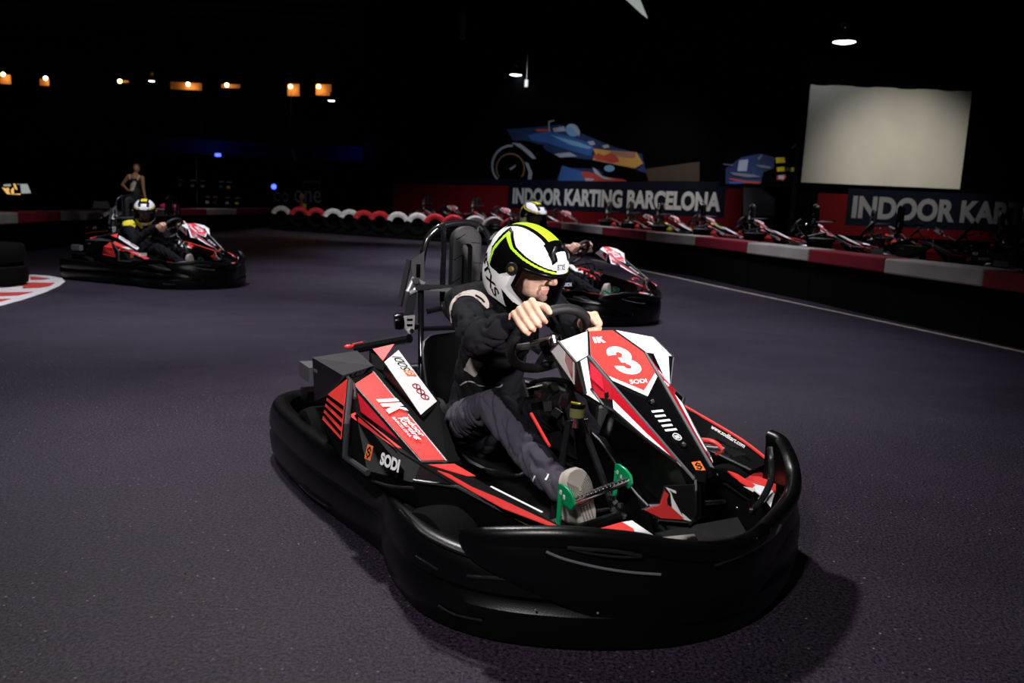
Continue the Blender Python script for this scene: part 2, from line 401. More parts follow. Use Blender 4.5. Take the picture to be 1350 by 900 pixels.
def make_kart(label, loc, yaw, number, group=None, c1='red', c2='deep_red', front=False, lit=True):
    R = thing('go_kart', label, 'go-kart', loc, yaw, group)
    # --- protection belt all round
    mb = MB(); ns = outward(BELT)
    prof = [(-.075, .07), (-.045, .016), (-.01, .010), (.004, .045), (.012, .105), (.002, .122), (.0, .132), (.012, .148), (.010, .19), (.0, .222), (-.012, .234), (-.03, .237), (-.06, .232), (-.07, .222), (-.066, .19), (-.058, .12)]
    rings = []
    for p, n in zip(BELT, ns):
        k = min(1, max(0, (.75-p.x)/.3)); rings.append([p+n*o+V((0, 0, z*(1-.06*(1-k)))) for o, z in prof])
    mb.loft(rings, 'plastic', closed=True)
    mb.build('protection_belt', R, 40)
    # --- front bumper band with its rolled lip, open at the rear ends
    pts = [(.60, -.655, .262), (.735, -.605, .276), (.80, -.545, .30), (.90, -.415, .318), (.965, -.27, .306), (1.00, -.17, .285), (1.02, -.06, .272), (1.01, .05, .272), (.955, .18, .282), (.87, .335, .292), (.79, .435, .31), (.735, .475, .345), (.68, .49, .385), (.635, .49, .392)]
    if not front: pts = [(x, NY+(y-NY), z) for x, y, z in pts]
    path = smooth_path([V(p) for p in pts[1:]], 7); N = len(path); flat = [V((p.x, p.y, 0)) for p in path]; ns2 = outward(flat, False)
    mb = MB(); rings = []
    for i, (p, n) in enumerate(zip(path, ns2)):
        t = i/(N-1); zt = p.z; e = min(1, t/.24)**.8; e2 = min(1, (1-t)/.07)
        zb = (zt-.028)*(1-e)+.075*e; zb = zb*e2+(zt-.20)*(1-e2) if t > .8 else zb
        th = .2+.8*min(1, t/.10); q = flat[i]
        g = lambda o, z: q+n*o*th+V((0, 0, z))
        h = zt-zb
        # soft vertical section, bulging lip
        rings.append([g(-.020, zb), g(.006, zb), g(.020, zb+.25*h), g(.022, zb+.55*h), g(.012, zt-.20*h), g(.016, zt-.045 if h > .06 else zt-.4*h), g(.024, zt-.02 if h > .06 else zt-.25*h), g(.020, zt-.004), g(.006, zt+.003), g(-.010, zt-.001), g(-.020, zt-.014 if h > .06 else zt-.3*h), g(-.016, zt-.035 if h > .06 else zt-.6*h), g(-.014, zb+.4*h)])
    mb.loft(rings, 'plastic')
    # pressed edges and slots standing proud of the skin
    for line, r, m in (([(720, 727), (745, 737), (790, 748), (830, 754), (871, 757)], .0032, 'grey_edge'), ([(748, 722), (775, 724), (815, 727), (846, 733)], .0045, 'plastic_matt'), ([(748, 722), (775, 729), (815, 734), (846, 734)], .003, 'plastic_matt'),
                       ([(942, 746), (980, 731), (1019, 708), (1030, 692)], .0035, 'plastic_matt'), ([(1002, 716), (997, 709)], .003, 'plastic_matt')):
        mb.tube(smooth_path([on_belt(px, py, .026) for px, py in line], 5), r, m, 6)
    for px, py in ((788, 808), (963, 777), (998, 760), (706, 804)): mb.ball(on_belt(px, py, .02), .0032, 'grey_edge', 8, 5)
    mb.build('front_bumper', R, 50)
    # raised rails pressed in the belt at the front wheel
    mb = MB()
    for line, r in (([(528, 672), (545, 690), (562, 705), (600, 724), (660, 745)], .0055), ([(549, 733), (562, 741), (578, 751)], .004), ([(616, 759), (642, 761), (671, 763)], .0045), ([(578, 798), (600, 810), (636, 818)], .003), ([(395, 640), (412, 655), (432, 668)], .003), ([(452, 607), (480, 628), (512, 640), (545, 643)], .004)):
        mb.tube(smooth_path([on_belt(px, py, .010) for px, py in line], 5), r, 'plastic_matt', 6)
    mb.build('belt_rail', R, 50)
    # --- chassis tubes and floor
    mb = MB()
    for s in (-1, 1):
        mb.tube(smooth_path([(-.95, NY+s*.30, .10), (-.5, NY+s*.31, .09), (.1, NY+s*.30, .085), (.5, NY+s*.22, .085), (.72, NY+s*.14, .09)], 6), .016, 'tube_black', 10)
        mb.tube(smooth_path([(-.45, NY+s*.31, .09), (-.40, NY+s*.58, .10), (.0, NY+s*.56, .10), (.25, NY+s*.50, .10), (.3, NY+s*.28, .09)], 6), .011, 'tube_black', 8)
    mb.cyl((.44, NY-.40, .10), (.44, NY+.40, .10), .016, 'tube_black'); mb.cyl((-.45, NY-.31, .09), (-.45, NY+.31, .09), .016, 'tube_black')
    mb.cyl((.70, NY-.14, .09), (.97, NY-.16, .12), .012, 'tube_black'); mb.cyl((.70, NY+.14, .09), (.97, NY+.12, .12), .012, 'tube_black')
    mb.build('chassis_frame', R)
    mb = MB(); tr = [(-.42, .30), (.3, .30), (.5, .25), (.80, .17), (.92, .12)]
    mb.prism([V((x, NY-y, .062)) for x, y in tr]+[V((x, NY+y, .062)) for x, y in tr[::-1]], (0, 0, .006), 'plastic_matt')
    mb.build('floor_tray', R, 0)
    # --- wheels
    for x, s, rad, wd in ((.53, -1, .128, .12), (.53, 1, .128, .12), (-.53, -1, .138, .19), (-.53, 1, .138, .19)):
        mb = MB(); c = V((x, NY+s*(.52 if x > 0 else .51), rad+.002)); h = wd/2
        steer = radians(14) if x > 0 else 0
        ax = V((-sin(steer), cos(steer), 0))
        mb.lathe([(rad*.5, -h*.86), (rad*.78, -h), (rad*.93, -h*.92), (rad, -h*.62), (rad, h*.62), (rad*.93, h*.92), (rad*.78, h), (rad*.5, h*.86), (rad*.5, h*.5), (rad*.5, -h*.5)], c, ax, 'rubber', 30)
        wl = mb.build('wheel', R, 40)
        mb = MB(); mb.lathe([(.012, -h*.7), (rad*.40, -h*.62), (rad*.53, -h*.82), (rad*.53, h*.82), (rad*.40, h*.62), (.012, h*.7)], c, ax, 'dark_steel', 20)
        for k in range(6): mb.ball(c-ax*(h*.68*(-s))*-1+(V((cos(k*pi/3), 0, sin(k*pi/3)))*rad*.27), .007, 'steel', 8, 5)
        mb.build('rim', wl, 40)
    mb = MB(); mb.cyl((-.53, NY-.46, .14), (-.53, NY+.46, .14), .02, 'steel'); mb.build('rear_axle', R)
    mb = MB(); mb.tube([(.56, NY-.44, .15), (.50, NY-.1, .16), (.50, NY+.1, .16), (.56, NY+.44, .15)], .008, 'steel', 8); mb.build('tie_rod', R)
    # --- right side pod, panel by panel
    yA = dict(A=(466, 506, -.57), B=(492, 490, -.48), C=(589, 608, -.43), D=(555, 608, -.52))
    A, B, C, D = [K(a, b, y=c) for a, b, c in yA.values()]
    def on(px, py, q):
        nn = (q[1]-q[0]).cross(q[2]-q[1]).normalized(); return K(px, py, n=nn, c=nn.dot(q[0]))
    IKp = [K(467, 507, y=-.57), K(492, 491, y=-.482), K(588, 606.5, y=-.432)]
    A, B, C, D = on(466, 506, IKp), on(492, 490, IKp), on(589, 608, IKp), on(555, 608, IKp)
    tip = K(744, 694, y=-.315); tipL = K(704, 696, y=-.365)
    Rt = K(458, 497, y=-.585); L0 = K(426, 556, y=-.655); L1 = K(450, 602, y=-.66); L2 = K(484, 618, y=-.655); L3 = K(545, 634, y=-.60); L4 = K(603, 642, y=-.51)
    In0 = K(487, 452, y=-.36); In1 = K(578, 528, y=-.335); In2 = K(606, 606, y=-.385)
    Tail = K(433, 519, y=-.645); E = K(470, 545, y=-.635)
    lift = V((0, 0, 0))
    dz = V((0, 0, -.004))
    mb = MB()
    F = lambda *p: mb.poly([q+dz for q in p], 'pod_black')
    F(A, B, C, D)                                        # sloping top
    F(B, In0, In1, C); F(C, In1, In2)
    F(Rt, A, E, L0); F(E, A, D); F(Rt, L0, Tail)
    F(E, D, L3, L2); F(L0, E, L2, L1); F(D, C, tip); F(D, tip, L4, L3); F(L4, tip, tipL); F(Rt, B, A)
    # skirts down to the frame
    for a, b in ((L0, L1), (L1, L2), (L2, L3), (L3, L4), (L4, tipL)):
        ia, ib = [V((q.x, q.y+.05, .12)) for q in (a, b)]
        mb.poly([a+dz, b+dz, ib, ia], 'pod_black')
    for a, b in ((In0, In1), (In1, In2), (In2, C), (C, tip)):
        ia, ib = [V((q.x, q.y+.01, .12)) for q in (a, b)]
        mb.poly([a+dz, b+dz, ib, ia], 'pod_black')
    mb.poly([Rt, B, V((B.x, B.y, .12)), V((L0.x, L0.y+.05, .12)), L0, Tail], 'pod_black'); mb.poly([B, In0, V((In0.x, In0.y, .12)), V((B.x, B.y, .12))], 'pod_black')
    # rolled grey plastic edges
    for line, r, m in (([Rt, A, E*.5+A*.5], .006, 'grey_plastic'), ([A, D], .003, 'grey_plastic'), ([B, C, D], .0035, 'grey_edge'), ([K(462, 503, y=-.597), K(457, 560, y=-.667), K(455, 602, y=-.67), L2+V((.02, -.005, -.005))], .0095, 'grey_plastic'), ([L3, L4, tipL], .006, 'plastic'), ([E, K(530, 597, y=-.62), L4], .003, 'plastic')):
        mb.tube(line, r, m, 8)
    # printed panels
    lf = .003
    mb.plate(IKp+[on(556, 607, IKp)], .002, c1)
    Wp = [K(506.5, 477.6, y=-.45), K(525, 462, y=-.37), K(575.6, 529.5, y=-.34)]; Wp.append(on(554.7, 547, Wp))
    mb.plate([V(p)-V((0, 0, .03)) for p in (Wp[0]+(Wp[0]-Wp[1])*.10, Wp[1], Wp[2]+(Wp[2]-Wp[3])*.12, Wp[3])], .028, 'plastic')
    mb.plate(Wp, .003, 'white')
    mb.plate([K(491.5, 460.5, y=-.45), K(520.5, 454, y=-.38), K(505, 476, y=-.445)], .003, c1)
    mb.plate([K(470.7, 518, y=-.585), K(525, 580, y=-.575), K(475.4, 543, y=-.625)], .002, c2, (0, -1, 1))
    mb.plate([K(459.8, 547.6, y=-.64), K(469, 544, y=-.632), K(529.8, 591, y=-.60), K(520, 590, y=-.625)], .002, c1, (0, -1, 1))
    # red tail with dark stripes
    tl = [K(458, 500, y=-.60), K(433, 520, y=-.645), K(426, 553, y=-.665), K(450, 579, y=-.665)]
    mb.plate(tl, .003, c1, (-.3, -1, 0))
    for k in range(4):
        t0, t1 = .46+.14*k, .53+.14*k
        P = lambda a, t: (a[0]*(1-t)+a[1]*t)
        l0, l1, q0, q1 = [P((tl[1], tl[2]), t) if 0 else P(e, t) for e, t in (((tl[1], tl[2]), max(0, (t0-.46)*1.7)), ((tl[1], tl[2]), max(0, (t1-.46)*1.7)), ((tl[0], tl[3]), t0), ((tl[0], tl[3]), t1))]
        mb.plate([l0, q0, q1, l1], .001, 'gloss_black', (-.3, -1, 0), lift=.0035)
    # long red flashes on the front blade
    fu = [D, C, tip]; fl = [D, tip, L4]
    mb.plate([on(565, 611.5, fu), on(599, 610.5, fu), on(627, 626.5, fu), on(616, 626.5, fu)], .002, c1, lift=-.003)
    mb.plate([on(577, 619.5, fl), on(592, 624, fl), on(622, 641, fl), on(660, 657, fl), on(741, 695, fl), on(733, 695, fl), on(664, 669, fl), on(622, 646, fl)], .0025, c1, (0, -1, 1), lift=-.003)
    mb.plate([K(646, 642, y=-.37), K(648, 641, y=-.365), K(716, 675, y=-.295), K(714, 676, y=-.30)], .002, 'white')
    # lettering
    un = lambda a, b: (b-a).normalized()
    s0 = K(486, 604, y=-.662); 
    u = un(K(486, 604, y=-.662), K(541, 629, y=-.64)); v = un(K(505, 617, y=-.655), K(512, 597, y=-.645))
    logo_s(mb, K(483, 604, y=-.668), u, v, .042, lift=.006)
    mb.text('SODI', K(503, 612, y=-.668), u, v, .034, 'white', .006, .05, width=.115)
    u = un(K(467, 507, y=-.57), K(556, 607, y=-.52)); v = un(A, B)
    ik_mark(mb, on(495.5, 527.5, IKp), u, v, .066, lift=.004)
    mb.text('indoor', on(530.7, 551, IKp), u, v, .0175, 'white', .004, .03, .15, width=.125)
    mb.text('Karting', on(522, 552.5, IKp), u, v, .0215, 'white', .004, .03, .15, width=.14)
    mb.text('BARCELONA', on(516.4, 551.4, IKp), u, v, .0095, 'white', .004, .02, width=.125)
    u = un(Wp[3], Wp[0]); v = un(Wp[1], Wp[0])
    mb.text('SODI', on(541, 489, Wp), u, v, .034, 'mural_black', .0045, .0, .25, width=.085)
    logo_s(mb, on(549, 497, Wp), u, v, .036, back='orange', mark='white', lift=.0045)
    for px, py in ((549, 511), (554.5, 518), (560, 525)):
        c = on(px, py, Wp)+V((0, 0, .0055)); nn = (Wp[1]-Wp[0]).cross(Wp[2]-Wp[1]).normalized(); nn = nn if nn.z > 0 else -nn
        q = un(Wp[0], Wp[1]); t = nn.cross(q)
        mb.tube([c+(q*cos(a)+t*sin(a))*.0135 for a in [i*pi/8 for i in range(16)]], .0016, 'deep_red', 5, True)
        mb.tube([c-q*.006-t*.004, c+q*.007+t*.003], .0022, 'deep_red', 5)
    mb.build('right_side_pod', R, 25)
    # --- left side pod
    ridge = [mirror(Rt), mirror(A), V((.20, .52, .365)), V((.37, .51, .345)), V((.52, .50, .325)), V((.635, .50, .292))]
    low = [V((-.2, .38, .20)), V((-.05, .40, .20)), V((.20, .44, .27)), V((.38, .44, .275)), V((.50, .45, .265)), V((.60, .46, .255))]
    outer = [V((-.22, .58, .28)), V((-.02, .58, .26)), V((.22, .57, .27)), V((.38, .56, .26)), V((.52, .54, .255)), V((.64, .51, .262))]
    mb = MB(); n = len(ridge)
    for i in range(n-1):
        mb.poly([ridge[i], ridge[i+1], low[i+1], low[i]], 'gloss_black'); mb.poly([ridge[i], outer[i], outer[i+1], ridge[i+1]], 'gloss_black')
        for e in (low, outer): mb.poly([e[i], e[i+1], V((e[i+1].x, e[i+1].y, .13)), V((e[i].x, e[i].y, .13))], 'plastic')
    mb.poly([ridge[0], low[0], V((low[0].x, low[0].y, .13)), V((outer[0].x, outer[0].y, .13)), outer[0]], 'gloss_black')
    mb.tube(smooth_path(ridge[1:], 4), [.003]+[.0062]*18+[.004]*2 if 0 else .0058, c1, 7)
    mb.tube(smooth_path(low[1:], 4), .008, 'plastic', 7)
    mb.plate([mirror(p) for p in (A, B, C, D)], .004, c1); mb.plate([mirror(p) for p in Wp], .004, 'white')
    for a, b, c_, d_ in (((A, B, C, D)),): mb.poly([mirror(p)+V((0, 0, -.004)) for p in (Rt, In0, In1, C, D, A)], 'gloss_black')
    a0, a1 = K(938, 563, y=.475), K(983, 590, y=.47)
    mb.text('www.sodikart.com', K(938, 565, y=.475), a1-a0, V((0, .45, .8)), .014, 'white', .006, .03, width=(a1-a0).length*.98)
    mb.build('left_side_pod', R, 25)
    # --- nose fairing
    n6, c6 = (.6, 0, 1), .966
    def P6(px, py): return K(px, py, n=n6, c=c6)
    def top(x, h): return V((x, NY+h, c6-.6*x))
    half = [(.452, .045), (.545, .098), (.64, .085), (.80, .058), (.94, .036)]
    pl = [top(x, -h) for x, h in half]; pr = [top(x, h) for x, h in half]
    w0, w1 = K(736, 450, y=-.205), K(760, 478.5, y=-.205); w2 = K(771, 519.5, y=-.185); w3 = K(796, 534.5, y=-.175)
    b0 = K(725, 461, y=-.195); b1 = K(760, 512, y=-.19); h1 = K(778.6, 512, y=-.168)
    lowp = [K(809, 541, y=-.155), K(850, 577, y=-.125), K(892, 609, y=-.095)]
    mb = MB()
    dn = V((.0, 0, -.003))
    for sgn in (0, 1):
        M = (lambda p: p) if not sgn else mirror
        Q = lambda *ps: mb.poly([M(p+dn) for p in ps], 'gloss_black')
        Q(pl[0], w0, w1, pl[1]); Q(w0, b0, b1, w1); Q(pl[1], w1, w2, h1); Q(h1, w2, w3)
        Q(pl[1], h1, w3, lowp[0], pl[2]); Q(pl[2], lowp[0], lowp[1], pl[3]); Q(pl[3], lowp[1], lowp[2], pl[4]); Q(w1, b1, w2)
        for line, r, m in (([pl[1], pl[2], pl[3], pl[4]], .0042, 'grey_edge'), ([pl[0], pl[1]], .004, 'plastic_matt'), ([w0, w1], .004, 'plastic_matt'), ([h1, w3], .004, 'plastic_matt'), ([w1, w2], .004, 'plastic_matt'), ([lowp[0], lowp[1], lowp[2]], .004, 'plastic_matt'), ([w3, lowp[0]], .0045, 'plastic_matt'), ([pl[1], h1], .003, 'plastic_matt')):
            mb.tube([M(p) for p in line], r, m, 7)
        # printed side: white wing, red and white flank
        sh = lambda pts, k=.93: [M(sum(pts, V())/len(pts)+(p-sum(pts, V())/len(pts))*k) for p in pts]
        od = V((0, 1 if sgn else -1, .6))
        mb.plate(sh([pl[0]+V((.004, 0, 0)), w0, w1, pl[1]]), .002, 'white', (0, 0, 1))
        mb.plate(sh([w0, b0, b1, w1], .86), .002, 'white', (-.8, -.3 if not sgn else .3, .2))
        mb.plate(sh([w0*.55+w1*.45, w0*.6+b1*.4, w0*.15+b1*.85, w1*.85+w0*.15], .9), .001, c2, (-.8, -.3 if not sgn else .3, .2), lift=.0022)
        mb.plate(sh([h1*.95+w2*.05, w2, w3], .85), .002, 'white', od)
        rd = [pl[1]*.86+h1*.14, h1*.85+pl[1]*.15, w3*.55+h1*.45, lowp[0]*.62+pl[2]*.38, lowp[1]*.6+pl[3]*.4, lowp[2]*.7+pl[4]*.3, pl[3]*.95+lowp[1]*.05, pl[2]*.94+lowp[0]*.06]
        cen = sum(rd, V())/len(rd)
        for i0 in range(1):
            for quad in ([rd[0], rd[1], rd[2], rd[3], rd[7]], [rd[7], rd[3], rd[4], rd[6]], [rd[6], rd[4], rd[5]]):
                mb.plate([M(p) for p in quad], .002, c2, od)
        for quad in ([rd[3], lowp[0], lowp[1], rd[4]], [rd[4], lowp[1], lowp[2], rd[5]]):
            mb.plate([M(p) for p in quad], .002, 'white', od)
        lens = [rd[0]*.9+rd[7]*.1, rd[1]*.75+rd[0]*.25, rd[2]*.5+rd[7]*.5, rd[7]*.6+rd[0]*.4]
        mb.plate([M(p) for p in lens], .003, 'red_lens', od, lift=.001)
    mb.poly([p+dn for p in pl]+[p+dn for p in pr[::-1]], 'gloss_black')
    up = V((.6, 0, 1)).normalized()
    # number plate printed on the flat top
    k_ = lambda x, h: top(x, h)
    mb.plate([k_(.458, -.040), k_(.545, -.090), k_(.632, -.076), k_(.692, 0), k_(.632, .076), k_(.545, .090), k_(.458, .040)], .0022, 'white', (0, 0, 1))
    mb.plate([k_(.458, -.040), k_(.545, -.090), k_(.618, -.079), k_(.674, 0), k_(.618, .079), k_(.545, .090), k_(.458, .040)], .0008, 'red', (0, 0, 1), lift=.0022)
    U = V((0, 1, 0)); Vv = V((-1, 0, .6)).normalized()
    if number:
        ik_mark(mb, top(.503, -.052), U, Vv, .026, lift=.0038)
        if number == '3': digit3(mb, top(.620, -.038), U, Vv, .118, lift=.0038)
        else: mb.text(number, top(.615, NY*0), U, Vv, .10, 'white', .0038, .04, width=.125, centre=False) if 0 else mb.text(number, top(.562, 0), U, Vv, .105, 'white', .0038, .03, width=.135, centre=True)
        mb.text('SODI', top(.644, 0.002), U, Vv, .016, 'white', .0038, .02, .3, width=.062, centre=True)
    else: mb.plate([k_(.50, -.03), k_(.60, -.02), k_(.59, .03), k_(.50, .02)], .001, 'white', (0, 0, 1), lift=.003)
    for x, y in ((.712, .0), (.846, .002)):
        c = top(x, y); mb.cyl(c, c+up*.004, .011, 'plastic', 14); mb.ball(c+up*.004, .006, 'steel', 10, 5)
    for i, x in enumerate((.738, .753, .768, .783, .797)):   # short printed lines across the spine
        mb.plate([k_(x, -.022), k_(x+.006, -.022), k_(x+.006, .016-.004*(i % 2)), k_(x, .016-.004*(i % 2))], .0006, 'white', (0, 0, 1), lift=.001)
    c = top(.822, 0.0)+up*.002
    mb.tube([c+(U*cos(a)+Vv*sin(a))*.0115 for a in [i*pi/10 for i in range(20)]], .0012, 'white', 5, True)
    for q in (-.005, 0, .005): mb.tube([c+U*q-Vv*.006, c+U*q+Vv*.005], .0016, 'white', 5)
    logo_s(mb, top(.922, -.016), U, Vv, .030, lift=.0025)
    # forked feet that carry the nose down to the bumper
    end = [top(.93, -.036), top(.93, .036)]
    rleg = [end[0]*.6+end[1]*.4, K(922, 640, y=-.075), K(923, 680, y=-.09), K(906, 691, y=-.125), K(868, 686, y=-.20)]
    for a, b, r in ((0, 1, .018), (1, 2, .014), (2, 3, .012), (3, 4, .008)): mb.tube([rleg[a], rleg[b]], r, 'gloss_black', 4, up=(0, 1, 1))
    mb.tube([K(917, 632, y=-.085), K(918.5, 680, y=-.10), K(905, 689, y=-.13), K(868, 686, y=-.205)], .0032, 'grey_edge', 6)
    mb.tube([K(928, 632, y=-.06), K(926, 684, y=-.085)], .0025, 'plastic_matt', 6)
    lleg = [end[1]*.7+end[0]*.3, K(958, 634, y=.045), K(988, 653, y=.10)]
    for a, b in ((0, 1), (1, 2)): mb.tube([lleg[a], lleg[b]], .018, 'gloss_black', 4, up=(0, 1, 1))
    mb.tube([K(930, 628, y=-.03), K(942, 628, y=.0), K(987, 659, y=.09)], .003, 'plastic_matt', 6)
    mb.plate([K(954, 626, y=.06), K(966, 630, y=.085), K(990, 645, y=.12), K(985, 650, y=.105), K(970, 641, y=.075)], .004, c1, (.5, 0, 1), lift=.016)
    mb.plate([K(972, 643, y=.08), K(990, 646, y=.12), K(985, 651, y=.105)], .001, 'white', (.5, 0, 1), lift=.021)
    # right foot box with red and white print
    fb = [K(846, 671, y=-.26), K(869, 664, y=-.225), K(876, 640, y=-.205), K(915, 638, y=-.115), K(917, 680, y=-.118), K(905, 687, y=-.14), K(868, 684, y=-.215)]
    mb.plate(fb, .003, 'plastic_matt', (1, -.3, .3))
    mb.plate([K(848, 671, y=-.258), K(869, 664, y=-.225), K(875, 643, y=-.205), K(882, 648, y=-.19), K(886, 665, y=-.18), K(903, 684, y=-.145), K(870, 682, y=-.213)], .001, c1, (1, -.3, .3), lift=.0035)
    mb.plate([K(875.5, 641, y=-.204), K(889, 646, y=-.175), K(895, 673, y=-.16), K(910, 686, y=-.135), K(900, 684, y=-.15), K(884, 668, y=-.185), K(882, 650, y=-.19)], .001, 'white', (1, -.3, .3), lift=.005)
    mb.ball(K(911, 664, y=-.12), .006, 'plastic_matt', 8, 5)
    mb.build('nose_fairing', R, 20)
    for M in ((lambda p: p), mirror):
        q = [pl[1]*.72+w1*.28, pl[1]*.2+w1*.8, h1*.15+w2*.85, h1*.85+w2*.15]
        mb = MB(); mb.plate([M(p) for p in q], .004, 'lamp_lens', (.4, 1 if M is mirror else -1, .5), 'grey_edge', lift=.002); mb.build('headlight', R, 20)
    # --- stickers on the bumper floor, hoop
    mb = MB()
    mb.plate([K(785, 699, z=.20), K(820, 689, z=.20), K(835, 698, z=.20), K(838, 706, z=.20)], .003, c1)
    mb.plate([K(820, 689, z=.20), K(833, 687, z=.20), K(868, 711, z=.20), K(838, 706, z=.20)], .003, 'white')
    mb.plate([K(872, 709, z=.20), K(915, 705, z=.20), K(920, 712, z=.20), K(868, 712, z=.20)], .003, 'off_white')
    mb.plate([K(979, 634, z=.24), K(999, 621.5, z=.24), K(1016, 630, z=.24), K(1016, 644, z=.24)], .003, c1)
    mb.plate([K(979, 634.5, z=.24), K(1016, 644.5, z=.24), K(1021, 652, z=.24), K(1016, 669, z=.24), K(1008, 658, z=.24)], .003, 'white')
    mb.plate([K(1017, 637, z=.24), K(1023, 639, z=.24), K(1022, 652, z=.24), K(1017, 645, z=.24)], .003, c1)
    mb.prism([V((.62, -.30, .10)), V((.96, -.26, .16)), V((1.0, -.05, .16)), V((.96, .15, .16)), V((.66, .36, .13)), V((.60, .2, .10))], (0, 0, .012), 'plastic_matt')
    mb.build('bumper_shelf', R, 0)
    mb = MB()
    mb.tube(smooth_path([K(1015, 589, y=.45), K(1017, 612, y=.44), K(1016, 634, y=.40), K(1006, 656, y=.31), K(993, 672, y=.24), K(992, 680, y=.23)], 6), .010, 'tube_black', 10)
    mb.build('bumper_hoop', R)
    mb = MB()   # red release lever by the left front wheel
    c = K(938, 590, y=.21)
    mb.tube(smooth_path([c+V((-.04, -.02, .015)), c+V((0, 0, .02)), c+V((.02, .02, 0)), c+V((0, .02, -.02))], 5), .006, 'red', 8); mb.cyl(c+V((-.03, -.03, 0)), c+V((.02, .03, 0)), .011, 'steel'); mb.box(c+V((.03, .05, -.01)), (.06, .05, .004), 'steel')
    mb.build('release_lever', R)
    # --- seat
    mb = MB(); rings = []
    for t, (xc, zc, hw, dep) in enumerate([(.02, .115, .15, .05), (-.10, .10, .17, .10), (-.24, .10, .19, .15), (-.36, .15, .20, .17), (-.43, .26, .205, .16), (-.47, .38, .20, .13), (-.50, .48, .185, .08), (-.515, .545, .15, .03)]):
        ang = [0, .15, .5, .9, 1.15, 1.3, 1.35, 1.35][t]; nrm = V((sin(ang), 0, cos(ang)))
        ring = []
        for k in range(13):
            s = -1+k/6; ring.append(V((xc, NY+s*hw, zc))+nrm*(dep*abs(s)**2.6))
        ring += [p-nrm*.012+V((0, .012*(1 if p.y > NY else -1)*abs((p.y-NY)/hw), 0)) for p in ring[::-1]]
        rings.append(ring)
    mb.loft(rings, 'plastic_matt'); mb.build('seat', R, 50, subsurf=1)
    # --- roll bar, headrest
    mb = MB()
    mb.tube(smooth_path([(-.50, -.215, .12), (-.53, -.185, .35), (-.59, -.165, .55), (-.615, -.158, .78), (-.62, -.135, .895), (-.62, -.085, .945), (-.62, 0, .965), (-.62, .08, .958), (-.62, .135, .91), (-.615, .158, .79), (-.59, .155, .55), (-.53, .14, .35), (-.50, .16, .12)], 6), .0125, 'tube_black', 12)
    for y in (-.072, .072): mb.tube(smooth_path([(-.60, y*1.3, .955-.015), (-.605, y, .93), (-.60, y, .66), (-.58, y, .63), (-.57, y*1.5, .625), (-.585, y*2.0, .615)], 5), .011, 'tube_black', 10)
    mb.cyl((-.60, -.16, .545), (-.60, .155, .545), .010, 'tube_black')
    rb = mb.build('roll_bar', R)
    mb = MB()
    def pad(c, hw, hh, th, m, hole=None):
        def rr(a, b, x):
            out = []
            r = min(a, b)*.85
            for cx, cz, a0 in ((a-r, b-r, 0), (-a+r, b-r, 90), (-a+r, -b+r, 180), (a-r, -b+r, 270)):
                for k in range(7): an = radians(a0+15*k); out.append(V((x, cx+r*cos(an), cz+r*sin(an))))
            return out
        prof = [(0, .86), (th*.6, .97), (th, .90), (th*1.1, .72)]
        rings = [[V(c)+p for p in rr(hw*s, hh-(hw-hw*s), x)] for x, s in prof]
        if hole:
            rings += [[V(c)+p for p in rr(hole[0], hole[1], th*1.02)], [V(c)+p for p in rr(hole[0]*.9, hole[1]*.95, th*.35)]]
        mb.loft(rings, m, mf=lambda i, k: 'plastic_matt' if i >= 4 else m)
    pad((-.605, .012, .80), .068, .155, .045, 'pad_foam', (.022, .085))
    for i, (dy, z) in enumerate(((-.03, .91), (.035, .90), (-.04, .83), (.05, .82), (-.045, .74), (.05, .75), (.0, .69))): mb.tube([(-.5555, .012+dy-.02, z-.01), (-.5555, .012+dy+.018, z+.012*(-1)**i)], .0013, 'rubber', 5)
    mb.build('headrest', R, 50)
    # --- harness on the near post
    mb = MB()
    mb.plate([V((-.615, -.205, .81)), V((-.60, -.155, .85)), V((-.60, -.150, .72)), V((-.612, -.185, .70))], .004, 'grey_edge', (1, -.5, 0)); mb.tube(smooth_path([(-.62, -.208, .815), (-.62, -.225, .73), (-.62, -.245, .635)], 3), .013, 'strap', 8)
    mb.box((-.60, -.178, .775), (.008, .014, .05), 'gloss_black')
    mb.build('belt_guide', R)
    mb = MB()
    mb.tube([(-.595, -.20, .745), (-.595, -.222, .695), (-.595, -.215, .688), (-.595, -.16, .712), (-.595, -.155, .725)], .009, 'zinc', 8, closed=True); mb.cyl((-.59, -.195, .738), (-.575, -.195, .738), .013, 'grey_edge', 14)
    mb.build('belt_buckle_loop', R)
    mb = MB()
    mb.plate([V((-.60, -.215, .70)), V((-.60, -.18, .70)), V((-.60, -.195, .60)), V((-.60, -.232, .60))], .004, 'strap', (1, 0, 0))
    mb.plate([V((-.59, -.19, .722)), V((-.59, -.19, .70)), V((-.50, -.02, .705)), V((-.30, .0, .715)), V((-.30, .0, .735)), V((-.50, -.02, .727))], .003, 'strap', (.3, -1, 0))
    mb.build('seat_belt', R, 0)
    mb = MB()
    mb.lathe([(.01, -.02), (.03, -.018), (.034, 0), (.03, .018), (.01, .02)], (-.60, -.252, .578), (.25, 1, .1), 'gloss_black', 20)
    mb.plate([V((-.58, -.245, .60)), V((-.58, -.20, .605)), V((-.58, -.202, .545)), V((-.58, -.222, .53)), V((-.58, -.24, .555))], .014, 'zinc', (1, -.3, 0))
    for y, z in ((-.222, .588), (-.222, .567)): mb.box((-.5655, y, z), (.004, .022, .008), 'gloss_black')
    mb.cyl((-.575, -.215, .545), (-.555, -.216, .545), .009, 'steel', 12); mb.tube([(-.59, -.21, .55), (-.595, -.165, .56)], .012, 'gloss_black', 8)
    mb.build('belt_reel', R)
    # --- engine, cover box and rear hardware
    mb = MB()
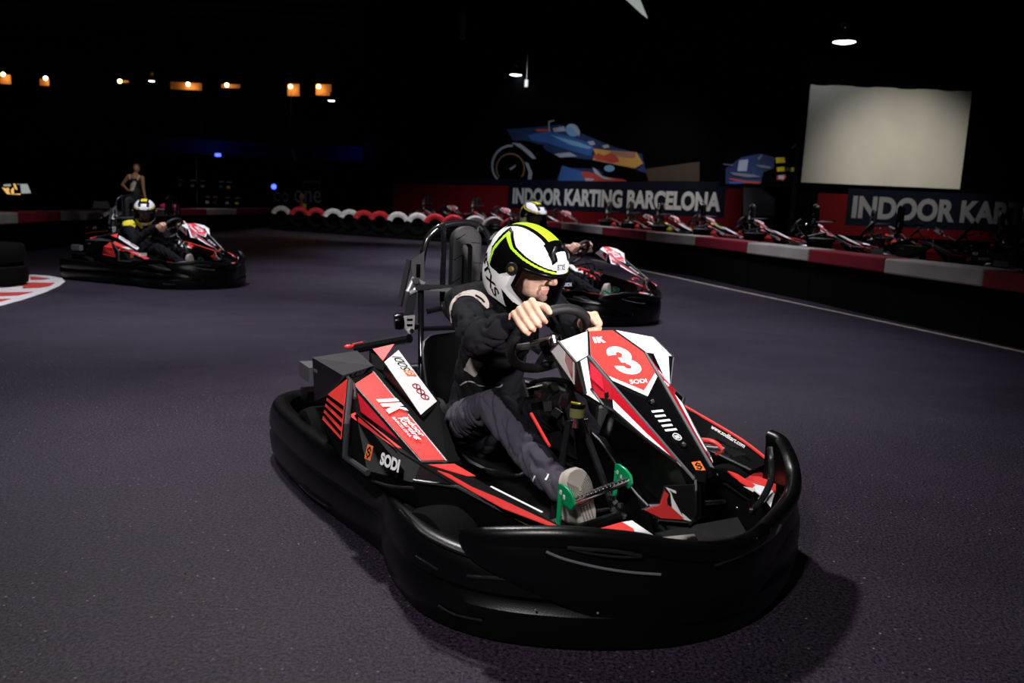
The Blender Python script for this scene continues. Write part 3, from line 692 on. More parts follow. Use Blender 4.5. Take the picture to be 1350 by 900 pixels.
    tb = [K(411.6, 471, y=-.60), K(470.7, 462, y=-.44), K(492.5, 482, y=-.455), K(452, 494.7, y=-.605)]
    bb = [V((p.x, p.y, .30)) for p in tb]; bb[0] = K(414.7, 529, y=-.60); bb[3] = K(442.7, 516.5, y=-.61)
    mb.poly(tb, 'grey_plastic'); mb.poly(bb, 'plastic')
    for i in range(4): mb.poly([tb[i], tb[(i+1) % 4], bb[(i+1) % 4], bb[i]], 'grey_plastic' if i == 2 else 'plastic')
    ex = (tb[2]-tb[3]).normalized(); ez = (bb[3]-tb[3]).normalized(); nn = ex.cross(ez); nn = nn if nn.y < 0 or nn.x > 0 else -nn
    if nn.dot(KO-tb[3]) < 0: nn = -nn
    for a, b, r in ((.05, .018, .010), (.085, .014, .0075), (.112, .011, .005), (.135, .010, .0035), (.03, .045, .004)):
        c = tb[3]+ex*a+ez*b; mb.cyl(c, c+nn*.0015, r, 'mural_black', 16)
    mb.text('SODI', K(414.5, 489, y=-.607), (tb[3]-tb[0]), V((0, 0, 1)), .012, 'mural_silver', .003, .01, width=.05)
    mb.build('engine_cover', R, 0, bevel=.006)
    mb = MB(); c = V((-.26, -.27, .20))
    mb.cyl((-.30, -.36, .24), (-.30, -.20, .24), .095, 'plastic_matt', 24); mb.box((-.42, -.38, .22), (.24, .26, .22), 'dark_steel')
    for k in range(6): mb.box((-.42, -.38, .25+.022*k), (.27, .29, .006), 'dark_steel')
    mb.cyl((-.20, -.40, .33), (-.12, -.39, .30), .03, 'plastic_matt'); mb.lathe([(.012, 0), (.022, .004), (.022, .014), (.012, .018)], K(577, 566, y=-.36), (.3, -1, .5), 'steel', 14)
    mb.build('engine', R, 40)
    mb = MB(); mb.tube(smooth_path([(-.56, -.45, .30), (-.72, -.42, .32), (-.86, -.30, .31), (-.90, .0, .30), (-.88, .2, .30)], 6), .045, 'dark_steel', 14); mb.tube([(-.80, -.50, .34), (-.86, -.53, .335)], .03, 'dark_steel', 14)
    mb.box((-.78, -.55, .36), (.14, .05, .06), 'grey_edge'); mb.box((-.80, -.40, .26), (.10, .34, .05), 'plastic')
    mb.build('exhaust', R, 40)
    mb = MB(); mb.ball(K(460, 457, y=-.42), (.015, .02, .010), 'red'); mb.tube([K(466, 455, y=-.40), K(480, 452, y=-.37)], .008, 'red', 8)
    mb.tube([K(470, 459, y=-.42), K(540, 446, y=-.30)], .018, 'plastic_matt', 8)
    mb.build('rear_fitting', R)
    mb = MB(); mb.prism([V((-.36, .24, .12)), V((.06, .24, .12)), V((.06, .40, .12)), V((-.36, .42, .12))], (0, .01, .24), 'plastic_matt'); mb.cyl((-.1, .33, .36), (-.1, .33, .39), .035, 'plastic'); mb.build('fuel_tank', R, 0, bevel=.02)
    # --- steering
    cw = V((.16, -.03, .62)); ya = V((0, 1, 0)); ta = V((cos(radians(54)), 0, sin(radians(54)))); na = V((-sin(radians(54)), 0, cos(radians(54))))
    mb = MB(); rim = []
    for i in range(40):
        a = 2*pi*i/40; rim.append(cw+ya*cos(a)*.135+ta*sin(a)*.135)
    mb.tube(rim, .0165, 'foam_black', 12, True)
    for a in (radians(195), radians(345), radians(270)):
        q = cw+ya*cos(a)*.128+ta*sin(a)*.128; s = ya*(-sin(a))+ta*cos(a)
        mb.prism([cw+s*.02-na*.02, q+s*.012, q-s*.012, cw-s*.02-na*.02], na*.004, 'grey_edge')
    mb.cyl(cw-na*.035, cw-na*.01, .04, 'plastic', 18)
    mb.build('steering_wheel', R, 50)
    mb = MB(); lo = V((.60, NY, .17)); mb.cyl(cw-na*.03, lo, .011, 'tube_black'); mb.tube([(.42, NY-.11, .10), (.36, NY-.03, .40), (.36, NY+.03, .40), (.42, NY+.11, .10)], .011, 'tube_black', 8)
    mb.lathe([(.012, 0), (.02, .006), (.02, .022), (.014, .03)], K(733, 456, y=-.13), (-.5, 0, 1), 'steel', 16); mb.tube([K(700, 452, y=-.13), K(722, 446, y=-.12)], .006, 'dark_steel', 8)
    mb.build('steering_column', R)
    mb = MB(); c = K(761, 541, y=-.11); mb.cyl(c-V((0, 0, .018)), c+V((0, 0, .010)), .022, 'fluid', 18); mb.cyl(c+V((0, 0, .010)), c+V((0, 0, .022)), .024, 'plastic', 18); mb.tube([c+V((-.015, -.012, .023)), c+V((.015, .0, .023))], .002, 'yellow', 5); mb.cyl(c-V((0, 0, .05)), c-V((0, 0, .018)), .012, 'steel')
    mb.build('brake_reservoir', R)
    mb = MB()
    for i, (px, py, y) in enumerate(((712, 520, -.09), (730, 512, -.08), (722, 535, -.10), (745, 530, -.07), (708, 535, -.10), (735, 545, -.09))): mb.box(K(px, py, y=y), (.03, .024, .02), 'dark_steel', Euler((.4*i, .7*i, .3)).to_matrix())
    mb.tube(smooth_path([K(700, 505, y=-.1), K(722, 500, y=-.1), K(750, 505, y=-.08), K(752, 530, y=-.08)], 5), .007, 'rubber', 7); mb.tube([K(695, 512, y=-.12), K(716, 507, y=-.11)], .004, 'steel', 6)
    mb.build('steering_bracket', R)
    mb = MB(); mb.tube(smooth_path([K(760, 560, y=.01), K(790, 580, y=.01), K(830, 640, y=.01), K(855, 668, y=.0)], 5), .005, 'plastic_matt', 7); mb.prism([K(756, 562, y=.01), K(790, 577, y=.01), K(838, 650, y=.01), V((.72, .01, .09)), V((.36, .01, .09))], (0, .02, 0), 'plastic'); mb.build('leg_guard', R)
    mb = MB(); mb.prism([K(px, py, y=.035) for px, py in ((800, 545), (850, 580), (895, 615), (908, 645), (880, 662), (845, 664), (800, 650), (786, 580))], (0, .02, 0), 'plastic'); mb.build('nose_keel', R, 0)
    mb = MB(); mb.tube(smooth_path([K(700, 545, y=.0), K(714, 570, y=.0), K(724, 588, y=.0)], 4), .006, 'red', 7); mb.build('cable', R)
    # --- pedals
    for s in (-1, 1):
        yc = -.150 if s < 0 else NY*2+.150
        if s < 0: a = K(755, 661, y=-.222); b = K(826, 634, y=-.035)
        else: a, b = V((.50, .03, .235)), V((.50, .20, .235))
        mb = MB(); mb.cyl(a, b, .0115, 'steel', 16)
        d_ = (b-a)
        for k in range(14): q = a+d_*((k+.5)/14); mb.box(q+V((.006, 0, .0098)), (.008, .006, .005), 'steel')
        pd = mb.build('pedal', R, 40)
        for e, sg in ((a, -1), (b, 1)):
            mb = MB(); pts = [(.012, .018), (.02, -.004), (.008, -.022), (-.03, -.020), (-.062, .010), (-.062, .03), (-.045, .034), (-.015, .030)]
            mb.prism([e+V((x, sg*.001, z+.002)) for x, z in pts], (0, sg*.009, 0), 'green')
            mb.tube([e+V((-.055, sg*.005, .012)), e+V((-.058, sg*.005, -.09)), e+V((-.03, sg*.005, -.17))], .0075, 'green', 8)
            for x, z in ((-.028, .004), (-.046, .012)): mb.box(e+V((x, sg*.006, z)), (.011, .0105, .014), 'shoe_white' if s < 0 else 'plastic')
            mb.build('bracket', pd, 30, bevel=.002)
    mb = MB(); mb.cyl(K(760, 700, y=-.235), K(815, 681, y=-.06), .017, 'dark_steel', 14)
    for i, (px, py) in enumerate(((806, 655), (812, 662), (808, 672), (818, 666), (822, 680), (805, 682))): mb.box(K(px, py, y=-.05), (.012, .014, .012), 'steel', Euler((i, .5*i, .2)).to_matrix())
    mb.build('pedal_mount', R)
    return R

# ------------------------------------------------------------------ people
def blend(mb, voxel, it=4):
    """melt overlapping closed volumes into one continuous skin"""
    me = bpy.data.meshes.new('body'); me.from_pydata([tuple(v) for v in mb.v], [], mb.f)
    bm = bmesh.new(); bm.from_mesh(me); bmesh.ops.recalc_face_normals(bm, faces=bm.faces); bm.to_mesh(me); bm.free()
    o = bpy.data.objects.new('body', me); col.objects.link(o)
    m = o.modifiers.new('r', 'REMESH'); m.mode = 'VOXEL'; m.voxel_size = voxel
    s = o.modifiers.new('s', 'SMOOTH'); s.factor = .5; s.iterations = it
    dg = bpy.context.evaluated_depsgraph_get(); dg.update()
    r = bpy.data.meshes.new_from_object(o.evaluated_get(dg)); bpy.data.objects.remove(o); bpy.data.meshes.remove(me)
    return r
def limb(mb, pts, rad, n=14):
    pts = [V(p) for p in pts]
    for i in range(len(pts)-1):
        a, b, ra, rb = pts[i], pts[i+1], rad[i], rad[i+1]; d = (b-a).normalized(); path = []; rr = []
        for k in range(5): t = k/5*pi/2; path.append(a-d*ra*cos(t)); rr.append(max(.0005, ra*sin(t)))
        path += [a, b]; rr += [ra, rb]
        for k in range(1, 6): t = k/5*pi/2; path.append(b+d*rb*sin(t)); rr.append(max(.0005, rb*cos(t)))
        mb.tube(path, rr, 'skin', n)
def finish(me, name, parent, mats, fm=None, wrinkle=None):
    for k in mats: me.materials.append(MATS[k])
    if wrinkle:
        ns = [v.normal.copy() for v in me.vertices]
        for v, n in zip(me.vertices, ns): v.co += n*wrinkle(v.co, n)
        me.update()
    for p in me.polygons: p.material_index = mats.index(fm(p.center, p.normal)) if fm else 0
    me.shade_smooth(); me.name = name
    o = bpy.data.objects.new(name, me); col.objects.link(o)
    if parent: o.parent = parent
    return o
def hand_caps(mb, G, T, O, N, wrist, thumb_up, sc_=1.0):
    """a fist closed round a rim at G: T along the rim (towards the little finger), O outward from the wheel, N towards the driver"""
    k = sc_
    palm = G+N*.034*k+O*.012*k
    for i, (off, ln) in enumerate(((-.033, .95), (-.011, 1.0), (.011, .97), (.032, .86))):
        b = G+T*off*k+O*.036*k*ln+N*.030*k
        limb(mb, [palm+T*off*.75*k-O*.0*k, b], [.014*k, .0125*k], 10)
        m1 = G+T*off*1.02*k+O*.035*k*ln-N*.010*k; m2 = G+T*off*1.02*k+O*.010*k-N*.031*k*ln; tp = G+T*off*.98*k-O*.012*k-N*.026*k
        limb(mb, [b, m1], [.0122*k, .0102*k], 10); limb(mb, [m1, m2, tp], [.0102*k, .0092*k, .0082*k], 10)
        mb.ball(b+O*.002, .0125*k, 'skin', 10, 7)
    limb(mb, [palm-T*.022*k, palm+T*.024*k], [.021*k, .019*k], 12)
    th0 = palm-T*.026*k-O*.004*k; th1 = G-T*.050*k+N*.020*k-O*.006*k; th2 = G-T*.058*k-N*.006*k+O*.012*k*thumb_up; th3 = G-T*.060*k-N*.026*k+O*.016*k*thumb_up
    limb(mb, [th0, th1, th2, th3], [.0165*k, .0135*k, .0115*k, .0095*k], 10)
    limb(mb, [palm, palm*.4+wrist*.6, wrist], [.023*k, .021*k, .024*k], 12)

def helmet_pt(az, el, k=1.0):
    d = V((cos(el)*cos(az), cos(el)*sin(az), sin(el)))
    hx = .143 if d.x > 0 else .150; hy = .121; hz = .138 if d.z > 0 else .188; p = 2.25
    r = (abs(d.x/hx)**p+abs(d.y/hy)**p+abs(d.z/hz)**p)**(-1/p)
    q = d*r*k
    if q.x > 0 and q.z < -.02: q.x *= 1+.10*min(1, (-q.z-.02)/.06)
    return q
def make_helmet(parent, M, accent, kind):
    """full-face helmet shell in its own frame (X to the front), placed by M"""
    def port(az, z): a = abs(az); return a < radians(70) and -.094+.050*(a/radians(70))**2 < z < .040-.012*(a/radians(70))**2
    A, B = (288, 180) if kind == 'front' else (120, 76); e0 = radians(-55); mb = MB(); vs = []; idx = {}
    def shade(c):
        x, y, z = c; a = abs(y)
        az = atan2(y, x)
        if a < .034 and z > .085 and -.10 < x < .055: return accent
        if a < .052 and z > .075 and -.115 < x < .06: return 'gloss_black'
        if a < .060-.25*max(0, x-.09) and z > .062 and .055 <= x < .115 and not (x > .095 and a < .03): return 'gloss_black'
        if a > .034:
            if inside((x, z), [(-.078, .095), (-.066, .095), (-.018, .068), (.035, .060), (.16, .052), (.16, .046), (.03, .053), (-.024, .060), (-.070, .080), (-.084, .02), (-.078, -.03), (-.088, -.03), (-.096, .02)]): return accent
            if inside((x, z), [(-.090, .104), (-.060, .104), (-.010, .075), (.04, .067), (.16, .056), (.16, .0), (.07, .0), (.02, .0), (-.02, -.035), (-.075, -.035), (-.104, .02)]): return 'gloss_black'
            if inside((x, z), [(-.03, -.02), (.0, -.02), (.0, -.055), (.06, -.088), (.20, -.092), (.20, -.101), (.06, -.099), (-.02, -.066)]): return 'white'
            if inside((x, z), [(.085, -.098), (.14, -.098), (.14, -.16), (.085, -.16)]): return accent
            if inside((x, z), [(.01, -.066), (.06, -.097), (.20, -.100), (.20, -.2), (.075, -.2), (.035, -.13), (.0, -.066)]): return 'gloss_black'
        return 'white'
    pts = [[helmet_pt(-pi+2*pi*i/A, e0+(pi/2-.004-e0)*j/B) for i in range(A)] for j in range(B+1)]
    mb.v = [p for r in pts for p in r]
    for j in range(B):
        for i in range(A):
            q = [j*A+i, j*A+(i+1) % A, (j+1)*A+(i+1) % A, (j+1)*A+i]; c = sum((mb.v[k] for k in q), V())/4
            if port(atan2(c.y, c.x), c.z) and c.x > 0: continue
            mb.f.append(tuple(q)); mb.m.append(shade(c))
    n0 = len(mb.f); b = len(mb.v); inner = [[p*.925 for p in r] for r in pts]; mb.v += [p for r in inner for p in r]
    for j in range(B):
        for i in range(A):
            q = [b+j*A+i, b+j*A+(i+1) % A, b+(j+1)*A+(i+1) % A, b+(j+1)*A+i]; c = sum((mb.v[k] for k in q), V())/4/.925
            if port(atan2(c.y, c.x), c.z) and c.x > 0: continue
            mb.f.append(tuple(q)); mb.m.append('foam_black')
    mb.loft([pts[0], inner[0]], 'foam_black', caps=False)
    def surf(az, z, k):
        lo, hi = radians(-60), radians(60)
        for _ in range(26):
            m = (lo+hi)/2
            if helmet_pt(az, m).z < z: lo = m
            else: hi = m
        return helmet_pt(az, lo, k)
    up = lambda a: .040-.012*(a/radians(70))**2
    dn = lambda a: -.094+.050*(a/radians(70))**2
    ring = [surf(radians(t), up(radians(t)), .985) for t in range(-70, 71, 5)]+[surf(radians(t), dn(radians(t)), .985) for t in range(70, -71, -5)]
    mb.tube(ring, .0085, 'gloss_black', 8, True)
    # top vent, rear spoiler, hinge, lettering
    for s in (-1, 1):
        mb.tube(smooth_path([helmet_pt(s*radians(14), radians(55), 1.01), helmet_pt(s*radians(26), radians(44), 1.015), helmet_pt(s*radians(24), radians(36), 1.01)], 4), .006, 'plastic_matt', 8)
        h = surf(s*radians(82), .008, 1.0); mb.lathe([(.001, .012), (.0085, .011), (.010, 0)], h, (0, s, 0), 'gold', 16); mb.lathe([(.012, .004), (.021, .005), (.024, -.004)], h, (.1, s, 0), 'plastic_matt', 20)
        base = [(s*radians(150), -.015), (s*radians(118), -.078)]
        def fn(x, y, s=s):
            t = x/.17; az = radians(150-62*t)-(y-.018)*.63/.125; return surf(s*az, -.022-.095*t+(y-.018)*.78, 1.012)
        if kind == 'front':
            mb.text('BTXS', (0, 0, 0), (1, 0, 0), (0, 1, 0), .036, 'gloss_black', 0, .03, .0, width=.16, fn=fn)
    if kind == 'front':
        mb.text('BTXS', (0, 0, 0), (1, 0, 0), (0, 1, 0), .018, 'mural_navy', 0, .01, 0, width=.05, fn=lambda x, y: surf((x-.040)/.15, .060+y, 1.012))
    mb.tube(smooth_path([helmet_pt(pi-.5, radians(8), 1.02), helmet_pt(pi, radians(12), 1.05), helmet_pt(pi+.5, radians(8), 1.02)], 6), .010, 'plastic_matt', 8)
    for v in range(len(mb.v)): mb.v[v] = M @ mb.v[v]
    hm = mb.build('helmet', parent, 45)
    vb = MB(); rows = []
    for j in range(13):
        t = j/12; rows.append([])
        for i in range(41):
            a = radians(-76+152*i/40); z0, z1 = dn(min(abs(a), radians(70)))-.008, up(min(abs(a), radians(70)))+.010
            k = 1.028 if abs(a) < radians(70) else 1.02; rows[-1].append(M @ surf(a, z0+(z1-z0)*t, k))
    vb.v = [p for r in rows for p in r]
    for j in range(12):
        for i in range(40): vb.f.append((j*41+i, j*41+i+1, (j+1)*41+i+1, (j+1)*41+i)); vb.m.append('visor' if kind == 'front' else 'dark_visor')
    vb.build('visor', hm, 60)
    return hm
CW = V((.16, -.03, .62)); WY = V((0, 1, 0)); WT = V((cos(radians(54)), 0, sin(radians(54)))); WN = V((-sin(radians(54)), 0, cos(radians(54)))); WR = .135
def rim_pt(a): return CW+WY*cos(a)*WR+WT*sin(a)*WR

def make_driver(label, loc, yaw, P, accent, kind, group=None):
    fine = kind == 'front'
    Hc = V(P['head']); HM = Matrix.Translation(Hc) @ Euler((P['hr'][0], P['hr'][1], P['hr'][2])).to_matrix().to_4x4()
    sh = [V(P['shR']), V(P['shL'])]; el = [V(P['elR']), V(P['elL'])]; hp = [V((-.30, NY-.095, .22)), V((-.30, NY+.095, .22))]
    kn = [V(P['knR']), V(P['knL'])]; an = [V(P['anR']), V(P['anL'])]; aR, aL = P['grip']
    wr = []; mb = MB()
    for s, a in ((-1, aR), (1, aL)):
        G = rim_pt(a); O = (G-CW).normalized(); T = (-WY*sin(a)+WT*cos(a))*(1 if s < 0 else -1)
        e = el[0] if s < 0 else el[1]
        wp = V(P['wrR']) if s < 0 and 'wrR' in P else G+WN*.055+(e-G).normalized()*.065
        wr.append(wp); hand_caps(mb, G, T, O, WN, wp, 1 if s < 0 else .4, P.get('hs', 1.0))
    # head and face, neck, trunk, arms, legs
    hb = MB()
    def B(c, r, k=16): hb.ball(c, r, 'skin', k, 12)
    B((-.008, 0, .02), (.096, .074, .098)); B((.028, 0, -.020), (.066, .060, .085)); B((.034, 0, -.062), (.054, .048, .050)); B((.080, 0, -.094), (.019, .022, .017))
    limb(hb, [(.088, 0, .020), (.102, 0, -.006), (.115, 0, -.028)], [.009, .0105, .012]); limb(hb, [(.106, -.013, -.033), (.110, 0, -.034), (.106, .013, -.033)], [.0075, .008, .0075])
    for s in (-1, 1):
        limb(hb, [(.090, s*.012, .026), (.080, s*.044, .024)], [.0095, .008]); B((-.005, s*.078, -.005), (.018, .008, .030)); limb(hb, [(.082, s*.026, -.022), (.070, s*.042, -.016)], [.012, .012])
    limb(hb, [(.086, -.019, -.062), (.0945, 0, -.060), (.086, .019, -.062)], [.0055, .0065, .0055]); limb(hb, [(.085, -.016, -.072), (.0925, 0, -.073), (.085, .016, -.072)], [.0055, .007, .0055])
    for v in hb.v: pass
    FM = HM @ Matrix.Translation((.004, 0, .006)) @ Matrix.Rotation(radians(-13 if fine else -4), 4, 'Y')
    hb.v = [FM @ v for v in hb.v]; n = len(mb.v); mb.v += hb.v; mb.f += [tuple(n+i for i in f) for f in hb.f]; mb.m += hb.m
    nb = (sh[0]+sh[1])/2+V((-.01, 0, .02)); pel = (hp[0]+hp[1])/2
    limb(mb, [HM @ V((-.02, 0, -.07)), nb], [.055, .06]); limb(mb, [nb, nb*.55+pel*.45, pel], [.07, .10, .10], 18)
    for i in (0, 1):
        limb(mb, [nb, sh[i], el[i], wr[i]], [.05, .045, .034, .024]); limb(mb, [pel, hp[i], kn[i], an[i]], [.08, .065, .046, .034])
    me = blend(mb, .0035 if fine else .006, 5); HI = FM.inverted()
    def skin_mat(c, n_):
        q = HI @ c
        if q.x > .072 and abs(q.y) < .030 and q.z < -.044:
            if abs(q.y) < .021 and -.075 < q.z < -.054: return 'lips'
            if q.z > -.052 or q.z < -.080 or abs(q.y) > .023: return 'beard' if q.z > -.104 else 'skin'
        return 'skin'
    loc_ = V(loc)
    body = finish(me, 'person', None, ['skin', 'beard', 'lips'], skin_mat)
    tag(body, label, 'person', group); body.location = loc_; body.rotation_euler = (0, 0, yaw)
    for s in (-1, 1):
        e = MB(); e.ball(FM @ V((.080, s*.029, .004)), .0125, 'eye_white', 14, 9); e.ball(FM @ V((.0895, s*.027, .002)), (.004, .005, .005), 'hair_dark', 10, 7); e.build('eye', body)
    # racing suit, a looser continuous skin over trunk and limbs
    sb = MB()
    limb(sb, [nb+V((.0, 0, -.02)), nb*.6+pel*.4, pel], [.105, .125, .13], 22); limb(sb, [nb*.75+pel*.25+V((.02, -.05, 0)), nb*.75+pel*.25+V((.02, .05, 0))], [.10, .10], 18)
    limb(sb, [HM @ V((-.035, 0, -.135)), nb], [.050, .068], 16)
    for i in (0, 1):
        d = (wr[i]-el[i]).normalized()
        limb(sb, [nb+(sh[i]-nb)*.3, sh[i]], [.075, .070], 16); limb(sb, [sh[i], (sh[i]+el[i])/2, el[i]], [.068, .058, .052], 16); limb(sb, [el[i], (el[i]*.4+wr[i]*.6), wr[i]+d*.004], [.054, .050, .036], 16)
        limb(sb, [pel, hp[i], (hp[i]+kn[i])/2, kn[i]], [.12, .092, .077, .064], 18); limb(sb, [kn[i], (kn[i]+an[i])/2, an[i]], [.064, .058, .046], 18)
    sm = blend(sb, .006 if fine else .010, 4)
    def wr_(p, n_):
        a = noise.noise(V((p.x*11, p.y*17, p.z*17))); b_ = noise.noise(V((p.x*30+5, p.y*26, p.z*34)))
        cr = abs(noise.noise(V((p.x*26+p.z*16, p.y*14, p.z*10+3))))
        return .006*a+.003*b_-.012*max(0, .22-cr)/.22
    kx, ax_ = kn[0], an[0]
    def axis_r(c, a, b):
        t = max(0, min(1, (c-a).dot(b-a)/(b-a).length_squared)); return t, c-(a+(b-a)*t)
    def sm_mat(c, n_):
        if fine:
            if c.z < .52 and c.y < NY and c.x > -.30:
                best = min(((axis_r(c, a, b), i) for i, (a, b) in enumerate(((hp[0], kn[0]), (kn[0], an[0])))), key=lambda q: q[0][1].length)
                (t, r), i = best
                if r.length < .12:
                    g = r.normalized().dot(V((-.15, -.97, .12)).normalized())
                    if (i == 0 and t > .30 and g > .42) or (i == 1 and t < .82 and g > .40-.3*t) or (i == 1 and t >= .82): return 'suit_grey'
        elif (c-sh[0]-V((.03, 0, .03))).length < .07 and n_.z > .0: return 'yellow'
        elif c.x > nb.x+.05 and c.z > nb.z-.14 and abs(abs(c.y-nb.y)-.065+(nb.z-c.z)*.35) < .022: return 'yellow'
        return 'suit_black'
    so = finish(sm, 'racing_suit', body, ['suit_black', 'suit_grey', 'suit_beige', 'yellow'], sm_mat, wr_)
    if fine:
        from mathutils.bvhtree import BVHTree
        bv = BVHTree.FromPolygons([tuple(v.co) for v in so.data.vertices], [tuple(p.vertices) for p in so.data.polygons])
        def hit(px, py, lift=.002):
            d = (KI.to_3x3() @ ray(px, py)).normalized(); q, n, i_, l = bv.ray_cast(KO, d)
            return None if q is None else q+n*lift
        def strip(name, line, widths, m, seg=6, across=4, lift=.003, behind=9):
            cp = smooth_path([(x, y, 0) for x, y in line], seg); wp = smooth_path([(w_, 0, 0) for w_ in widths], seg); rows = []
            for i in range(len(cp)):
                a = cp[max(0, i-1)]; b_ = cp[min(len(cp)-1, i+1)]; t = (b_-a).normalized(); nrm = V((-t.y, t.x, 0)); row = []
                for k in range(across+1):
                    q = cp[i]+nrm*wp[i].x*(k/across-.5); row.append(hit(q.x, q.y, lift))
                if all(r is not None and r.x < behind for r in row): rows.append(row)
            tb = MB(); tb.v = [p for r in rows for p in r]; n_ = across+1
            for i in range(len(rows)-1):
                if max((rows[i][k]-rows[i+1][k]).length for k in range(n_)) > .06: continue
                for k in range(across): tb.f.append((i*n_+k, i*n_+k+1, (i+1)*n_+k+1, (i+1)*n_+k)); tb.m.append(m)
            return tb.build(name, so, 60)
        c2_ = lambda pts: [(500+a*.2333, 270+b*.2333) for a, b in pts]
        strip('shoulder_patch', c2_([(404, 598), (412, 560), (440, 522), (480, 503), (530, 502), (572, 522), (600, 556), (612, 582)]), [2, 3, 4, 6, 9, 11, 9, 3], 'suit_beige')
        strip('patch_lettering', c2_([(540, 512), (568, 528), (592, 552)]), [2.5, 3, 2.5], 'suit_black', lift=.005)
        strip('piping', [(597, 436), (595, 420), (594, 408)], [1.5, 1.5, 1.5], 'suit_beige', across=2)
        strip('piping', [(607, 508), (618, 502.5), (634, 508), (655, 510), (662, 507)], [1.6]*5, 'suit_beige', across=2)
        strip('piping', [(703, 645), (702.5, 636), (706, 627)], [2, 2, 2], 'white', across=2); strip('piping', [(719, 633), (724, 625)], [2.5, 2.5], 'white', across=2)
        strip('hip_patch', [(633, 462), (629, 473), (625, 482), (619, 492)], [14, 17, 18, 17], 'suit_beige', across=6, lift=.004, behind=-.09)
    # shoes
    for i, s in ((0, -1), (1, 1)):
        heel = V(P['heelR']) if s < 0 else V((.44, .115, .10)); toe = V(P['toeR']) if s < 0 else V((.485, .13, .30))
        L = (toe-heel); ln = L.length; L.normalize(); S = V((0, 1, 0)); S = (S-L*S.dot(L)).normalized(); U = L.cross(S); U = U if U.x < 0 else -U      # U points from the sole to the ankle
        def outline(w, e, h, k=26):
            out = []
            for j in range(k):
                a = 2*pi*j/k; c_, s_ = cos(a), sin(a); x = .5-.5*c_; wd = (.036+.010*(1 if x > .6 else x/.6))*w
                wd *= 1-.22*math.exp(-((x-.38)/.16)**2)
                out.append(heel+L*(ln*(x*(1+2*e)-e))+S*wd*math.copysign(abs(s_)**.75, s_)+U*h)
            return out
        sh_ = MB(); sh_.loft([outline(.93, -.02, .0), outline(1.04, .0, .004), outline(1.06, .01, .018), outline(1.0, .0, .026)], 'shoe_sole')
        top = []
        for h, w_, x1 in ((.024, .98, 1.0), (.045, .96, .97), (.062, .80, .84), (.080, .72, .55), (.105, .66, .46)):
            o_ = outline(w_, 0, h); top.append([heel+(p-heel)-L*((p-heel).dot(L)*(1-x1)) for p in o_])
        sh_.loft(top, 'shoe_white')
        if fine and s < 0:    # moulded tread grooves
            for r in range(8):
                c_ = heel+L*ln*.66; rad = .012+.0085*r; arc = [c_+(L*cos(t)*1.1+S*sin(t))*rad*.62-U*.0012 for t in [radians(g) for g in range(50, 311, 20)]]
                arc = [p for p in arc if abs((p-heel).dot(S)) < .040 and (p-heel).dot(L) > .02]
                if len(arc) > 2: sh_.tube(arc, .0014, 'sole_groove', 4)
            for r in range(4):
                q = heel+L*(.018+.0)+S*(-.015+.010*r); sh_.tube([q-U*.0012, q+L*.045-U*.0012], .002, 'sole_groove', 4)
        sh_.build('shoe', body, 40)
    make_helmet(body, HM, accent, kind)
    return body

# ------------------------------------------------------------------ the near kart and its driver
make_kart('front go-kart with red number 3 nose panel, nearest the camera', (KPOSE[0], KPOSE[1], 0), KPOSE[2], '3', front=True)
make_driver('driver in black and grey suit with lime-striped white helmet, steering the nearest kart', (KPOSE[0], KPOSE[1], 0), KPOSE[2],
    dict(head=(-.085, .015, .84), hr=(radians(4), radians(27), radians(29)), shR=(-.20, -.175, .69), shL=(-.19, .16, .69), elR=K(628, 449, y=-.255), elL=(.0, .27, .55), wrR=K(674, 423, y=-.165),
         knR=(.10, -.185, .395), knL=(.08, .11, .36), anR=(.475, -.168, .245), anL=(.37, .115, .17), heelR=K(779, 694, y=-.145), toeR=K(757, 618, y=-.185), hs=1.04, grip=(radians(138), radians(14))), 'lime', 'front')

# ------------------------------------------------------------------ floor, walls, roof
mb = MB(); mb.poly([(-40, -6, 0), (30, -6, 0), (30, 60, 0), (-40, 60, 0)], 'asphalt'); struct(mb, 'floor', smooth=0)
mb = MB(); mb.prism([(-40, -6, 8.2), (30, -6, 8.2), (30, 60, 8.2), (-40, 60, 8.2)], (0, 0, .2), 'roof_dark'); struct(mb, 'ceiling', smooth=0)
for i in range(6):
    y = 8+7*i; mb = MB()
    for z in (7.3, 8.1): mb.box((-5, y, z), (70, .12, .12), 'roof_dark')
    for k in range(34): x = -38+2*k; mb.tube([(x, y, 7.3), (x+1, y, 8.1), (x+2, y, 7.3)], .035, 'roof_dark', 5)
    struct(mb, 'trim_%d' % (i+1), smooth=0)
# back wall far to the left with the gallery openings, right-hand walls in two runs
mb = MB(); mb.box((-20, 40.2, 4.1), (46, .4, 8.2), 'wall_dark'); struct(mb, 'wall_back', smooth=0)
WA0, WA1 = V((-6.0, 32.5, 0)), V((7.7, 18.8, 0)); wa = (WA1-WA0).normalized(); wn = V((-.7071, -.7071, 0))
mb = MB(); mb.prism([WA0, WA1, WA1-wn*.3, WA0-wn*.3], (0, 0, 8.2), 'wall_dark'); struct(mb, 'wall_right', smooth=0)
mb = MB(); mb.prism([V((5.75, 17.6, 0)), V((22, 17.6, 0)), V((22, 17.9, 0)), V((5.75, 17.9, 0))], (0, 0, 8.2), 'wall_dark'); struct(mb, 'wall_front', smooth=0)
CA = 26.5
def A(px, py, off=.0): return W(px, py, n=(1, 1, 0), c=CA-off*1.414)
zs = lambda z: 1.037+(z-1.037)*CA/23.4
def Bp(px, py, off=.0): return W(px, py, y=17.45-off)

